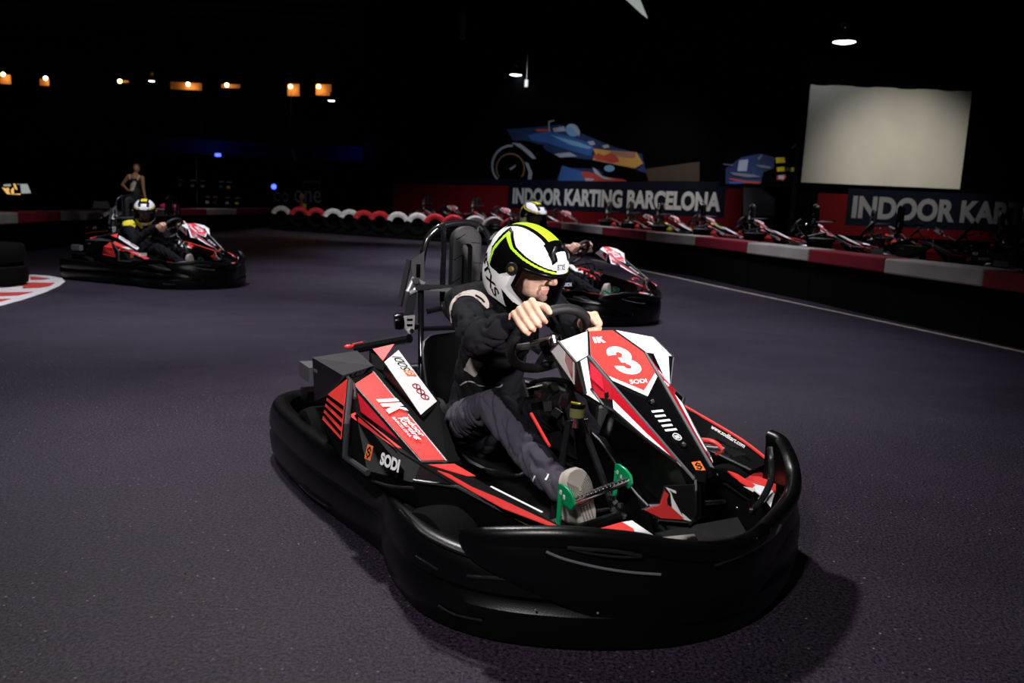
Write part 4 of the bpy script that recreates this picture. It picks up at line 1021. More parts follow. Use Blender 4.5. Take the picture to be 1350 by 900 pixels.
# ------------------------------------------------------------------ banners, murals, screen
def letters_on(mb, st, a, b, h, m, out, bold, squeeze=None):
    u = b-a; mb.text(st, a, u, (0, 0, 1), h, m, .012, bold, width=u.length)
mb = MB()
q = [A(518, 248, .05), A(985, 246, .05), A(985, 300, .05), A(518, 320, .05)]
zt, zb = 1.70, .55
for a, b, m, z0, z1 in ((518, 671, 'banner_red', zb, 1.60), (671, 958, 'banner_navy', .99, zt), (958, 980, 'banner_red', .99, 1.62), (671, 980, 'banner_red', zb, .99), (518, 980, 'banner_navy', 1.62, 1.78)):
    p, r = A(a, 250, .06), A(b, 250, .06)
    z0, z1 = zs(z0), zs(z1); mb.prism([V((p.x, p.y, z0)), V((r.x, r.y, z0)), V((r.x, r.y, z1)), V((p.x, p.y, z1))], wn*(.02 if m != 'banner_navy' or z0 > 1.5 else .025), m)
p, r = A(676, 258, .10), A(951, 258, .10); p.z = r.z = zs(1.115)
mb.text('INDOOR KARTING BARCELONA', p, r-p, (0, 0, 1), .435*CA/23.4, 'letter_white', .0, .045, width=(r-p).length)
o = mb.build('banner', smooth=0); tag(o, 'long navy and red wall banner reading INDOOR KARTING BARCELONA below the race car mural', 'banner', 'wall banners')
mb = MB()
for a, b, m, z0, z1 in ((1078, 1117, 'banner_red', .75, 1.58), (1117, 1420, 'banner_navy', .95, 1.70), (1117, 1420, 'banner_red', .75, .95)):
    p, r = Bp(a, 260, .06), Bp(b, 260, .06)
    mb.prism([V((p.x, p.y, z0)), V((r.x, r.y, z0)), V((r.x, r.y, z1)), V((p.x, p.y, z1))], (0, -.02, 0), m)
p, r = Bp(1124, 270, .10), Bp(1352, 270, .10); p.z = r.z = 1.10
mb.text('INDOOR KART', p, r-p, (0, 0, 1), .46, 'letter_dimmed', .0, .045, width=(r-p).length)
o = mb.build('banner', smooth=0); tag(o, 'navy wall banner reading INDOOR KART under the pale screen, cut off by the right edge', 'banner', 'wall banners')
# hanging projection screen
mb = MB(); y = 17.25
c4 = [W(1063, 158, y=y), W(1276, 120, y=y), W(1265, 248, y=y), W(1056, 244, y=y)]
x0, x1 = c4[3].x, c4[2].x; z0, z1 = c4[2].z-.02, c4[1].z
n = 14; vs = []
mb.prism([V((x0+(x1-x0)*i/n, y+.015*sin(i*1.7), z0)) for i in range(n+1)]+[V((x0+(x1-x0)*i/n, y+.02+.015*sin(i*1.7), z0)) for i in range(n, -1, -1)], (0, 0, z1-z0), 'screen_cloth')
sr = thing('projection_screen', 'pale projection screen hanging above the right wall banner', 'screen', ((x0+x1)/2, y, z0))
o = mb.build('cloth', None, 30); o.parent = sr; o.matrix_parent_inverse = Matrix.Translation(-V(sr.location))
mb = MB(); mb.cyl((x0-.1, y+.05, z1+.03), (x1+.1, y+.05, z1+.03), .06, 'wall_dark'); [mb.cyl((xx, y+.05, z1+.03), (xx, y+.05, 8.2), .015, 'wall_dark', 6) for xx in (x0, x1)]; o = mb.build('roller', None); o.parent = sr; o.matrix_parent_inverse = Matrix.Translation(-V(sr.location))

def wall_art(name, label, base, origin_fn, shapes, nvec, group=None):
    t = thing(name, label, 'mural', base, 0, group); inv = Matrix.Translation(-V(base))
    mb = MB()
    for lay, (m, pts) in enumerate(shapes):
        P = [origin_fn(px, py, .03+.0025*lay) for px, py in pts]
        if len(P) > 2: mb.prism(P, V(nvec)*.002, m)
    o = mb.build('printed_picture', None, 0); o.parent = t; o.matrix_parent_inverse = inv; return t
def ell(cx, cy, rx, ry, rot=0, n=26, a0=0, a1=360):
    o = []
    for i in range(n):
        a = radians(a0+(a1-a0)*i/(n if a1-a0 == 360 else n-1)); x, y_ = rx*cos(a), ry*sin(a); o.append((cx+x*cos(rot)-y_*sin(rot), cy+x*sin(rot)+y_*cos(rot)))
    return o
c2 = lambda pts: [(620+a*.2519, 140+b*.2519) for a, b in pts]
shapes = [('mural_black', [(600, 148), (955, 140), (960, 242), (600, 239)]),
  ('mural_brown', c2([(900, 330), (1200, 290), (1200, 405), (900, 405)])),
  ('mural_navy', c2([(190, 120), (340, 110), (470, 95), (600, 150), (760, 215), (900, 250), (930, 390), (440, 400), (380, 200), (230, 190)])),
  ('mural_black', c2([(330, 190), (450, 260), (640, 280), (700, 330), (480, 320), (450, 390), (320, 390)])),
  ('mural_blue', c2([(300, 150), (420, 130), (560, 170), (650, 200), (630, 260), (520, 230), (400, 190), (320, 180)])),
  ('mural_lightblue', c2([(420, 150), (560, 185), (640, 215), (620, 225), (520, 200)])),
  ('mural_silver', c2([(440, 250), (520, 240), (560, 262), (470, 268)])),
  ('mural_red', c2([(340, 122), (410, 117), (415, 132), (350, 132)])),
  ('mural_silver', c2([(408, 78), (440, 72), (440, 78), (414, 84), (418, 130), (410, 130)])),
  ('mural_silver', c2([(430, 115), (490, 105), (500, 130), (440, 135)])),
  ('mural_lightblue', ell(620+535*.2519, 140+125*.2519, 9.5, 8, .6)), ('mural_silver', c2([(505, 100), (545, 95), (575, 130), (570, 160), (540, 120)])),
  ('mural_black', ell(620+265*.2519, 140+290*.2519, 36, 28)),
  ('mural_silver', ell(620+215*.2519, 140+310*.2519, 26.5, 27, 0, 30)[0:0] or [(620+(215+105*cos(radians(a)))*.2519, 140+(310+110*sin(radians(a)))*.2519) for a in range(130, 275, 9)]+[(620+(217+97*cos(radians(a)))*.2519, 140+(312+100*sin(radians(a)))*.2519) for a in range(274, 129, -9)]),
  ('mural_silver', c2([(215, 190), (262, 195), (320, 240), (345, 275), (325, 275), (270, 225)])), ('mural_silver', c2([(285, 290), (305, 300), (325, 350), (318, 392), (300, 392), (305, 345)])),
  ('mural_tan', [(620+(210+76*cos(radians(a)))*.2519, 140+(325+80*sin(radians(a)))*.2519) for a in range(140, 401, 12)]+[(620+(210+70*cos(radians(a)))*.2519, 140+(325+73*sin(radians(a)))*.2519) for a in range(400, 139, -12)]),
  ('mural_silver', c2([(205, 325), (240, 305), (235, 318), (210, 335)])),
  ('mural_amber', c2([(640, 220), (720, 230), (870, 240), (905, 300), (860, 325), (760, 305), (640, 280), (655, 250)])),
  ('mural_tan', c2([(730, 232), (868, 240), (862, 272), (800, 268), (740, 250)])),
  ('mural_red', c2([(640, 262), (670, 245), (700, 258), (735, 244), (770, 262), (780, 290), (740, 298), (700, 285), (660, 280)])),
  ('mural_silver', c2([(690, 205), (720, 200), (730, 215), (700, 220)])), ('mural_silver', c2([(612, 185), (645, 180), (655, 200), (630, 205)])),
  ('mural_black', c2([(640, 285), (760, 310), (860, 330), (920, 350), (935, 392), (800, 392), (700, 360)])),
  ('mural_blue', c2([(480, 310), (580, 340), (600, 390), (460, 390)])),
  ('mural_lightblue', ell(620+728*.2519, 140+325*.2519, 7, 4.5)),
  ('mural_red', c2([(580, 340), (630, 345), (700, 370), (800, 382), (820, 392), (600, 392), (590, 365)])),
  ('mural_silver', c2([(640, 320), (660, 330), (690, 365), (760, 385), (700, 380), (650, 350)])), ('mural_silver', c2([(600, 375), (650, 380), (640, 390), (605, 390)]))]
wall_art('race_car_mural', 'dark wall mural of a blue open-wheel race car with amber nose', A(740, 240), A, shapes, wn, 'wall murals')
c3 = lambda pts: [(940+a*.1111, 160+b*.1111) for a, b in pts]  # this mural's palette is darkened to stand in for dim light
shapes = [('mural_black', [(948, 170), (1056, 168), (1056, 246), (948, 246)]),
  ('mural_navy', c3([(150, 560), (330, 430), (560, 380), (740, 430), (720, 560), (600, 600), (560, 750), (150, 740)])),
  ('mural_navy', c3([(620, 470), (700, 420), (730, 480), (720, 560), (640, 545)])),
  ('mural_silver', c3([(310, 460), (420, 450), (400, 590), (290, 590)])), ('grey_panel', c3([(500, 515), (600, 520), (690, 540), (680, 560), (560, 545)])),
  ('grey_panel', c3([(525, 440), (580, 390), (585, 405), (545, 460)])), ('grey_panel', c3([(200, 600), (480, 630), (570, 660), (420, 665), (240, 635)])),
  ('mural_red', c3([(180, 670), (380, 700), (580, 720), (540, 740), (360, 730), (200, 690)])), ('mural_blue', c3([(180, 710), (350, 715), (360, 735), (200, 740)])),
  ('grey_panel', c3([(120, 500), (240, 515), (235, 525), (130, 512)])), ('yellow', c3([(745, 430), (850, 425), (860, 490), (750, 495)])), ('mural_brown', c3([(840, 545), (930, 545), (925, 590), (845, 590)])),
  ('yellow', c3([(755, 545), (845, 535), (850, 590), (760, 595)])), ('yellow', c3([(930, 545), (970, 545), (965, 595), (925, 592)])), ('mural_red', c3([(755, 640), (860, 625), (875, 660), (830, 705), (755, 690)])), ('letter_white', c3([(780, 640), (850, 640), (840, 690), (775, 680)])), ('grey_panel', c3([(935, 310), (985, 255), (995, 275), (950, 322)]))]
wall_art('race_car_mural', 'dim-painted wall mural of a blue race car seen head-on, left of the pale screen', A(1000, 245, 1.0), lambda px, py, o: A(px, py, 1.2+o), shapes, wn, 'wall murals')
mb = MB(); p = [A(981, 247, .03), A(1003, 247, .03), A(1022, 262, .03), A(1022, 285, .03), A(981, 284, .03)]; mb.prism(p, wn*.04, 'grey_panel'); tag(mb.build('grey_panel', smooth=0), 'plain grey panel at the right end of the long banner', 'panel')

# ------------------------------------------------------------------ barriers
def cap_block(a, b, thick, h, ztop, m, label, dirn):
    """one padded barrier block: coloured cap over a black base"""
    a = V((a.x, a.y, 0)); b = V((b.x, b.y, 0)); t = thing('barrier_block', label, 'barrier', (a+b)/2, 0, 'red and cream barrier blocks'); inv = Matrix.Translation(-(a+b)/2)
    u = (b-a).normalized(); g = u*.006; n = V(dirn)*thick
    mb = MB(); mb.prism([a+g+V((0, 0, ztop-h)), b-g+V((0, 0, ztop-h)), b-g+n+V((0, 0, ztop-h)), a+g+n+V((0, 0, ztop-h))], (0, 0, h), m); o = mb.build('cap', None, 0, bevel=.018); o.parent = t; o.matrix_parent_inverse = inv
    k = V(dirn)*.06
    mb = MB(); mb.prism([a+k+g, b+k-g, b+n-g, a+n+g], (0, 0, ztop-h-.002), 'rubber'); o = mb.build('base', None, 0); o.parent = t; o.matrix_parent_inverse = inv
ZB = .655
edges = [(722, 291.0), (740, 293), (794, 299), (852, 305), (916, 311), (985, 319), (1066, 328), (1166, 340), (1296, 355)]
pts = [W(x, y, z=.705-.0065*i) for i, (x, y) in enumerate(edges)]
d = (pts[-1]-pts[-2]).normalized(); pts += [pts[-1]+d*1.45, pts[-1]+d*2.9]
where = ['first from the far tyres', 'second from the far tyres, behind the second kart', 'third from the far tyres', 'fourth from the far tyres', 'fifth from the far tyres', 'in the middle of the right-hand run', 'third from the right edge', 'second from the right edge', 'cut off by the right edge', 'beyond the right edge']
for i in range(len(pts)-2):
    m = 'cap_cream' if i % 2 else 'cap_red'; u = (pts[i+1]-pts[i]).normalized(); nn = V((-u.y, u.x, 0)); nn = nn if nn.x > 0 else -nn
    cap_block(pts[i], pts[i+1], .40, .165, .70-.006*min(i, 8), m, '%s-capped barrier block on the right, %s' % ('red' if m == 'cap_red' else 'cream', where[i]), nn)
edges = [(-70, 284, 'cap_red'), (0, 280.5, 'cap_cream'), (24, 280, 'cap_red'), (81, 278.5, 'cap_cream'), (146, 277, 'cap_red'), (190, 276.3, 'cap_cream'), (231, 275.6, 'cap_red'), (273, 275.4, 'cap_cream'), (312, 275.2, 'cap_red'), (359, 274.6, None)]
P2 = [W(x, y, z=.62) for x, y, m in edges]
lw = ['past the left edge of view', 'at the far left edge', 'second from the left edge, in shadow', 'third from the left, behind the orange-nosed kart', 'behind the left kart driver', 'under the pink bundle beside the standing woman', 'right of the pink bundle', 'under the rack of helmets', 'next to the first white tyre']
for i in range(len(P2)-1):
    u = (P2[i+1]-P2[i]).normalized(); nn = V((-u.y, u.x, 0)); nn = nn if nn.x < 0 else -nn
    cap_block(P2[i], P2[i+1], .5, .17, .62, edges[i][2], '%s-capped far left barrier block, %s' % ('red' if edges[i][2] == 'cap_red' else 'cream', lw[i]), nn)
# painted tyres standing in line where the two runs meet
tyre_px = [(371, 'tyre_white'), (395, 'tyre_red'), (417, 'tyre_red'), (439.5, 'tyre_white'), (461, 'tyre_white'), (480, 'tyre_red'), (501, 'tyre_red'), (525, 'tyre_white'), (551, 'tyre_white'), (574, 'tyre_red'), (598, 'tyre_red'), (627, 'tyre_white'), (652, 'tyre_white'), (676, 'tyre_red'), (700, 'tyre_red')]
def make_tyre(m, loc, yaw, label, R=.33):
    t = thing('tyre_marker', label, 'tyre', loc, yaw, 'painted barrier tyres'); ax = V((0, 1, 0))
    prof = [(R*.56, -.10), (R*.72, -.125), (R*.90, -.12), (R*.985, -.09), (R, -.04), (R, .04), (R*.985, .09), (R*.90, .12), (R*.72, .125), (R*.56, .10), (R*.54, .0)]
    def part(a0, a1, mm, nm):
        mb = MB(); rings = []
        for i in range(15):
            a = a0+(a1-a0)*i/14; rings.append([V((r*cos(a), h, R+r*sin(a))) for r, h in prof])
        mb.loft(rings, mm); mb.build(nm, t, 40)
    part(radians(18), radians(162), m, 'painted_top'); part(radians(162), radians(378), 'rubber', 'tyre_body')
    return t
protos = {}
for i, (px, m) in enumerate(tyre_px):
    f = i/(len(tyre_px)-1); dep = 26.5-5.0*f; py = 272+9.5*f
    q = W(px, py, y=dep); R = .33
    cname = 'white' if m == 'tyre_white' else 'red'
    if i in (0, len(tyre_px)-1): lab = '%s-painted tyre standing at the %s end of the tyre barrier' % (cname, 'left' if i == 0 else 'right')
    elif i in (11, 12): lab = '%s-painted barrier tyre just behind the black headrest' % cname if i == 11 else 'white-painted barrier tyre half hidden by the second kart'
    else: lab = '%s-painted tyre, number %d from the left in the tyre barrier' % (cname, i+1)
    z0 = .092
    yaw = radians(12)
    if m not in protos: t = protos[m] = make_tyre(m, (q.x, q.y, z0), yaw, lab)
    else: t = copy_tree(protos[m]); t.location = (q.x, q.y, z0); t.rotation_euler = (0, 0, yaw); t['label'] = lab
    # a black stack below
a, b = W(360, 290, y=26.6), W(712, 296, y=21.3); a.z = b.z = 0
mb = MB(); mb.prism([a+V((0, -.1, 0)), b+V((0, -.1, 0)), b+V((0, .35, 0)), a+V((0, .35, 0))], (0, 0, .09), 'rubber'); tag(mb.build('rubber_plinth', smooth=0, bevel=.02), 'low black rubber plinth under the painted tyres', 'barrier')
# painted edge line
a = W(1350, 465, z=0); b = W(885, 365, z=0); u = (b-a).normalized(); n = V((u.y, -u.x, 0)); n = n if n.x > 0 else -n
mb = MB(); A0 = a-u*2.5; B0 = a+u*((b-a).length+4)
mb.prism([A0, B0, B0+n*.07, A0+n*.07], (0, 0, .004), 'line_paint'); struct(mb, 'trim_11', smooth=0)
# kerb and wrapped tyre stack on the left
z = .015
outer = [W(x, y, z=z) for x, y in ((-240, 474), (0, 402), (30, 394), (60, 384), (78, 376), (86, 370), (82, 366), (66, 363), (44, 361.5))]
inner = [W(x, y, z=z) for x, y in ((-60, 412), (-2, 398.5), (24, 391), (52, 381), (68, 374.5), (74, 370), (70, 367.5), (60, 365.5), (44, 364))]
kb = MB()
kb.prism([V((p.x, p.y, 0)) for p in outer+[W(-240, 366, z=z)]], (0, 0, .012), 'kerb_white')
base = thing('kerb', 'red and white striped painted kerb round the black stack at left edge', 'kerb', (outer[3].x, outer[3].y, 0)); inv = Matrix.Translation(-V(base.location))
o = kb.build('kerb_base', None, 0, bevel=.006); o.parent = base; o.matrix_parent_inverse = inv
for st in ([(40, 364.5), (66, 367), (58, 368.6), (40, 369)], [(30, 372.5), (72, 373), (66, 377), (52, 379.5), (30, 380)], [(-20, 386), (44, 385), (24, 389.5), (-20, 391)], [(-30, 395), (14, 394), (0, 398), (-30, 403)]):
    mb = MB(); mb.prism([W(x, y, z=.0125) for x, y in st], (0, 0, .004), 'kerb_red'); o = mb.build('stripe', None, 0); o.parent = base; o.matrix_parent_inverse = inv
c = V((-5.47, 8.55, .012)); mb = MB()
prof = [(.01, .0)]
for i in range(2): z0 = .01+i*.215; prof += [(.36, z0), (.405-.015*i, z0+.02), (.415-.017*i, z0+.10), (.405-.02*i, z0+.18), (.37, z0+.20)]
prof += [(.20, .435), (.01, .435)]
mb.lathe(prof, c, (0, 0, 1), 'rubber', 40); mb.build('tyre_stack_', None, 40); o = bpy.data.objects['tyre_stack_']; o.name = 'tyre_stack'; tag(o, 'black rubber-wrapped tyre stack standing on the striped kerb at left', 'tyre stack')

# ------------------------------------------------------------------ other karts on track
make_kart('second go-kart behind the lime helmet driver, number 25 on its nose', (.50, 8.35, 0), radians(-35), '25')
make_driver('driver in yellow, white and black helmet, behind the nearest driver', (.50, 8.35, 0), radians(-35),
    dict(head=(-.40, -.02, .955), hr=(0, radians(12), radians(-12)), shR=(-.47, -.19, .77), shL=(-.46, .15, .77), elR=(-.20, -.32, .55), elL=(-.2, .25, .55), knR=(.10, -.185, .395), knL=(.08, .11, .36), anR=(.475, -.168, .245), anL=(.37, .115, .17), heelR=(.60, -.15, .17), toeR=(.60, -.175, .36), grip=(radians(160), radians(25)), hs=1.0), 'yellow', 'back')
make_kart('left go-kart with number 15 nose, turning by the striped kerb', (-4.08, 9.72, 0), radians(-26), '15')
make_driver('driver in black suit with yellow shoulder patches, in the left go-kart', (-4.08, 9.72, 0), radians(-26),
    dict(head=(-.29, -.02, .80), hr=(0, radians(14), radians(-46)), shR=(-.38, -.19, .62), shL=(-.37, .15, .62), elR=(-.12, -.31, .46), elL=(-.12, .24, .46), knR=(.10, -.185, .395), knL=(.08, .11, .36), anR=(.475, -.168, .245), anL=(.37, .115, .17), heelR=(.60, -.15, .17), toeR=(.60, -.175, .36), grip=(radians(175), radians(15)), hs=1.0), 'yellow', 'back')
MATS['kart_orange'] = MATS['orange']
ok = make_kart('idle kart with orange and white nose standing behind the left driver', (-6.3, 14.0, 0), radians(168), None, c1='orange', c2='off_white')
# ------------------------------------------------------------------ karts parked between the barrier and the banner wall
N_ = V((.968, .249, 0)); D_ = V((-.249, .968, 0)); PZ = .30
def row(off, t): p = V((4.342, 7.0, 0))+N_*off+D_*t; return (p.x, p.y, PZ)
q = [V((4.342, 7.0, 0))+N_*.95+D_*-3, V((4.342, 7.0, 0))+N_*.95+D_*11.2, V((1.7, 20.4, 0)), V((1.0, 21.9, 0)), V((-4.3, 27.4, 0)), V((-2.6, 29.0, 0)), V((8.3, 18.1, 0)), V((5.8, 17.55, 0)), V((16, 17.55, 0)), V((16, 4, 0))]
mb = MB(); q = [V((4.342, 7.0, 0))+N_*.95+D_*-3, V((4.342, 7.0, 0))+N_*.95+D_*11.0, V((1.2, 21.9, 0)), V((-4.2, 27.2, 0)), V((-2.6, 29.0, 0)), V((7.6, 18.8, 0)), V((5.8, 17.55, 0)), V((16, 17.55, 0)), V((16, 4, 0))]
mb.prism(q, (0, 0, PZ-.003), 'plastic_matt'); struct(mb, 'trim_12', smooth=0)
rows = [(row(2.2, 1.5), -30, 'nearest one, at the right edge of view'), (row(2.2, 3.5), -29, 'with its red nose under the right letters KART'), (row(2.2, 5.4), -30, 'below the letters INDOOR on the right'), (row(2.2, 7.3), -29, 'below the red start of the right banner'), (row(2.2, 9.2), -31, 'below the grey panel'),
        (row(2.3, 13.2), -31, 'below the letters CEL of the long banner'), (row(2.5, 15.2), -33, 'below the letters ING of the long banner'), ((.9, 23.2, PZ), -36, 'just right of the second driver helmet'), ((-.75, 24.85, PZ), -38, 'left of the second driver helmet'), ((-2.4, 26.5, PZ), -40, 'far left one, above the red tyres'),
        (row(4.9, 4.6), -28, 'in the second row, below the right letters ART'), (row(4.9, 7.6), -28, 'in the second row, below the right letters OOR')]
proto = make_kart('parked red-nosed go-kart, '+rows[0][2], rows[0][0], radians(rows[0][1]), None, group='parked go-karts')
for p, a, wh in rows[1:]:
    k = copy_tree(proto); k.location = p; k.rotation_euler = (0, 0, radians(a)); k['label'] = 'parked red-nosed go-kart, '+wh
proto2 = make_kart('parked go-kart with yellow and lime trim below the last letters of the long banner', row(2.2, 11.2), radians(-30), None, group='parked go-karts', c1='yellow', c2='lime')
k = copy_tree(proto2); k.location = row(4.4, 2.2); k['label'] = 'parked go-kart with yellow trim at the right edge, behind the nearest parked one'

# ------------------------------------------------------------------ standing woman behind the far barrier
def woman():
    base = W(180, 290, y=21.5); base.z = 0; x, y = base.x, base.y; top = W(182, 216, y=21.5).z; k = top/1.70
    P = lambda a, b, c: V((x+a*k, y-b*k, c*k))
    mb = MB(); 
    def L(pts, r): limb(mb, [P(*p) for p in pts], [q*k for q in r])
    mb.ball(P(.04, 0, 1.585), (.075*k, .09*k, .108*k), 'skin', 16, 12); mb.ball(P(.05, .075, 1.57), (.02*k, .025*k, .03*k), 'skin')
    L([(.03, 0, 1.52), (.0, 0, 1.40)], [.05, .055]); L([(-.16, 0, 1.38), (.17, 0, 1.36)], [.055, .055]); L([(0, 0, 1.34), (-.01, 0, 1.10), (0, 0, .92)], [.13, .105, .15])
    L([(-.17, .0, 1.38), (-.33, .02, 1.16), (-.14, .13, 1.03)], [.05, .038, .03]); L([(-.14, .13, 1.03), (-.06, .15, 1.02)], [.032, .02])
    L([(.18, 0, 1.36), (.22, .04, 1.08), (.30, .12, .80)], [.048, .036, .026]); L([(.30, .12, .80), (.32, .14, .70)], [.03, .018])
    for s in (-1, 1): L([(s*.08, 0, .90), (s*.09, .02, .48), (s*.09, -.02, .08)], [.095, .062, .042]); L([(s*.09, -.02, .05), (s*.10, .12, .03)], [.04, .03])
    me = blend(mb, .010, 3); body = finish(me, 'person', None, ['skin_far']); 
    tag(body, 'woman in black and white strappy top, hand on hip, standing behind the far barrier', 'person')
    sb = MB(); 
    def S(pts, r): limb(sb, [P(*p) for p in pts], [q*k for q in r])
    S([(.0, 0, 1.27), (-.01, 0, 1.10), (0, 0, .95)], [.142, .12, .165]); S([(0, 0, .95), (0, 0, .55)], [.17, .20])
    sm = blend(sb, .012, 3)
    def fm(c, n): 
        a, b = (c.x-x)/k, c.z/k
        return 'white' if inside((a, b), [(-.16, 1.0), (.0, 1.02), (.08, 1.24), (.02, 1.27), (-.10, 1.16)]) else 'dress_black'
    finish(sm, 'dress', body, ['dress_black', 'white'], fm)
    for s in (-1, 1): tb = MB(); tb.tube([P(s*.10, .10, 1.30), P(s*.12, .05, 1.42), P(s*.11, -.06, 1.38)], .014*k, 'white', 6); tb.build('shoulder_strap', body)
    hb = MB(); hb.ball(P(.03, -.03, 1.615), (.09*k, .095*k, .10*k), 'hair_dark'); hb.ball(P(.0, -.10, 1.58), (.05*k, .05*k, .06*k), 'hair_dark'); hb.build('hair', body)
woman()
q = W(222, 273.5, y=21.0); mb = MB(); mb.ball(V((q.x, q.y, .665)), (.22, .12, .085), 'pink', 16, 10); mb.ball(V((q.x+.14, q.y, .66)), (.12, .10, .06), 'pink', 12, 8); tag(mb.build('cloth_bundle', smooth=60), 'bright pink bundle lying on the cream barrier block', 'bundle')

# ------------------------------------------------------------------ lamps of the hall
def pendant(px, py, R, label, power, dep=None, zz=5.0):
    q = W(px, py, z=zz) if not dep else W(px, py, y=dep)
    t = thing('pendant_lamp', label, 'lamp', q, 0, 'hall pendant lamps')
    mb = MB(); mb.lathe([(R*.25, .22), (R*.5, .17), (R*.85, .06), (R, .0), (R*.97, .0), (R*.82, .05), (R*.45, .15), (R*.2, .19)], (0, 0, 0), (0, 0, 1), 'grey_edge', 24); mb.build('shade', t)
    mb = MB(); mb.lathe([(.001, -.02), (R*.5, -.015), (R*.93, .01), (R*.9, .02), (.001, .02)], (0, 0, 0), (0, 0, 1), 'lamp_white', 24); mb.build('bulb', t)
    mb = MB(); mb.lathe([(R*.34, .24), (R*.40, .27), (R*.40, .33), (R*.3, .36)], (0, 0, 0), (0, 0, 1), 'steel', 18); mb.cyl((0, 0, .36), (0, 0, 8.2-q.z), .012, 'dark_steel', 8); mb.build('housing', t)
    return t
pendant(680, 99, .20, 'white pendant lamp high over the race car mural', 100)
pendant(1113, 56, .22, 'bright pendant lamp high above the projection screen', 100, dep=16.5)
pendant(437, 133, .16, 'small bluish pendant lamp near the right end of the gallery lights', 30)
pendant(200, 107, .12, 'tiny bluish pendant lamp between the gallery lights at left', 20)
mb = MB(); q = W(610, 35, y=16); mb.cyl(q-V((0, 0, .22)), q+V((0, 0, .20)), .055, 'grey_edge', 14); mb.cyl(q+V((0, 0, .20)), V((q.x, q.y, 8.2)), .01, 'dark_steel', 6); mb.cyl(q+V((0, 0, .24)), q+V((0, 0, .30)), .03, 'steel'); tag(mb.build('hanging_tube'), 'grey hanging tube high in the dark above the near headrest', 'fixture')  # hanging tube lamp, modelled unlit
mb = MB(); q = W(694, 110, y=22); mb.cyl(q-V((0, 0, .09)), q+V((0, 0, .09)), .05, 'letter_white', 12); mb.cyl(q+V((0, 0, .09)), V((q.x, q.y, 8.2)), .01, 'dark_steel', 6); tag(mb.build('camera_housing'), 'small white hanging housing just right of the pendant lamp over the mural', 'fixture')
q = [W(820, -6, z=6.0), W(842, -6, z=6.0), W(854, 24, z=6.0), W(846, 18, z=6.0)]
mb = MB(); mb.prism(q, (0, 0, .04), 'grey_edge'); mb.prism([p-V((0, 0, .012)) for p in q], (0, 0, .01), 'screen_glow'); mb.cyl(q[2]+V((0, 0, .04)), V((q[2].x, q[2].y, 8.2)), .012, 'dark_steel', 6); mb.cyl(q[0]+V((0, 0, .04)), V((q[0].x, q[0].y, 8.2)), .012, 'dark_steel', 6); tag(mb.build('ceiling_panel', smooth=0), 'pale angular panel lit at the top edge of view', 'panel')
# gallery lights: small warm lamps on ochre wall panels
def wall_lamp(px, py, w, h, bx, by, label, e):
    y = 38.6; c = W(px, py, y=y); t = thing('wall_lamp', label, 'lamp', c, 0, 'warm gallery lamps')
    s = y/1100
    mb = MB(); mb.box((0, .12, 0), (w*s, .05, h*s), 'ochre_wall'); mb.build('wall_panel', t, 0)
    b = W(bx, by, y=y-.18)-c
    mb = MB(); mb.ball(b, .085, 'lamp_warm', 12, 8); mb.build('bulb', t)
    mb = MB(); mb.cyl(b+V((0, .06, .02)), b+V((0, .28, .05)), .02, 'dark_steel', 8); mb.build('bracket', t)
    l = bpy.data.lights.new('warm_light', 'POINT'); l.energy = e*.28; l.color = (1, .55, .2); l.shadow_soft_size = .05; o = bpy.data.objects.new('warm_light', l); col.objects.link(o); o.parent = t; o.location = b+V((0, -.02, -.13))
for a in ((5, 104, 14, 12, 4, 98, 'orange gallery lamp at the left edge of view', 26), (57, 108, 12, 8, 60, 103, 'warm gallery lamp second from the left edge', 22), (163, 107, 10, 3, 158, 107, 'small warm gallery lamp left of the tiny bluish pendant', 8), (244, 113, 40, 9, 248, 111, 'warm lamp on the widest lit gallery panel', 30), (303, 113, 24, 5, 299, 112, 'warm gallery lamp right of the widest lit panel', 12),
          (386, 118, 15, 15, 383, 114, 'warm gallery lamp, left one of the right-hand pair', 28), (426, 118, 20, 14, 420, 114, 'warm gallery lamp, right one of the right-hand pair', 30), (557, 113, 6, 4, 557, 112, 'faint warm lamp standing alone near the middle of the hall', 5)): wall_lamp(*a)

# ------------------------------------------------------------------ bar and dim things along the far left
def simple(name, label, cat, mb, group=None, **k): return tag(mb.build(name, **k), label, cat, group)
y = 33.0
mb = MB(); p, r = W(180, 180, y=y), W(620, 192, y=y); mb.prism([p, V((r.x, y, p.z)), V((r.x, y, p.z-.55)), V((p.x, y, p.z-.55))], (0, .3, 0), 'navy_beam'); simple('fascia_beam', 'long dim navy fascia beam over the bar area', 'beam', mb, smooth=0)
for px, py in ((270, 188), (470, 196), (585, 196)):
    l = bpy.data.lights.new('blue_light', 'POINT'); l.energy = 5; l.color = (.08, .12, 1); l.shadow_soft_size = .1; o = bpy.data.objects.new('blue_light', l); col.objects.link(o); o.location = W(px, py, y=y-.9)
mb = MB(); p, r = W(265, 203, y=31), W(284, 204, y=31); mb.cyl(p, r, .045, 'letter_white', 8); mb.cyl(r, r+(r-p)*.35, .06, 'led_blue', 8); mb.cyl(p, V((p.x, p.y, 8.2)), .01, 'dark_steel', 6); simple('tube_light', 'white tube with a blue tip hanging over the bar', 'light', mb)
mb = MB(); p, r = W(259, 209, y=30), W(261.5, 235, y=30); r.x = p.x; mb.cyl(V((p.x, p.y, 0)), p, .02, 'steel', 8); simple('pole', 'thin steel pole standing below the blue-tipped tube', 'pole', mb)
mb = MB(); p = W(0, 262, y=24); mb.box((p.x-.2, 24.4, .38), (4.4, .7, .76), 'wall_dark'); simple('bar_counter', 'black bar counter at the far left edge', 'counter', mb, smooth=0, bevel=.03)
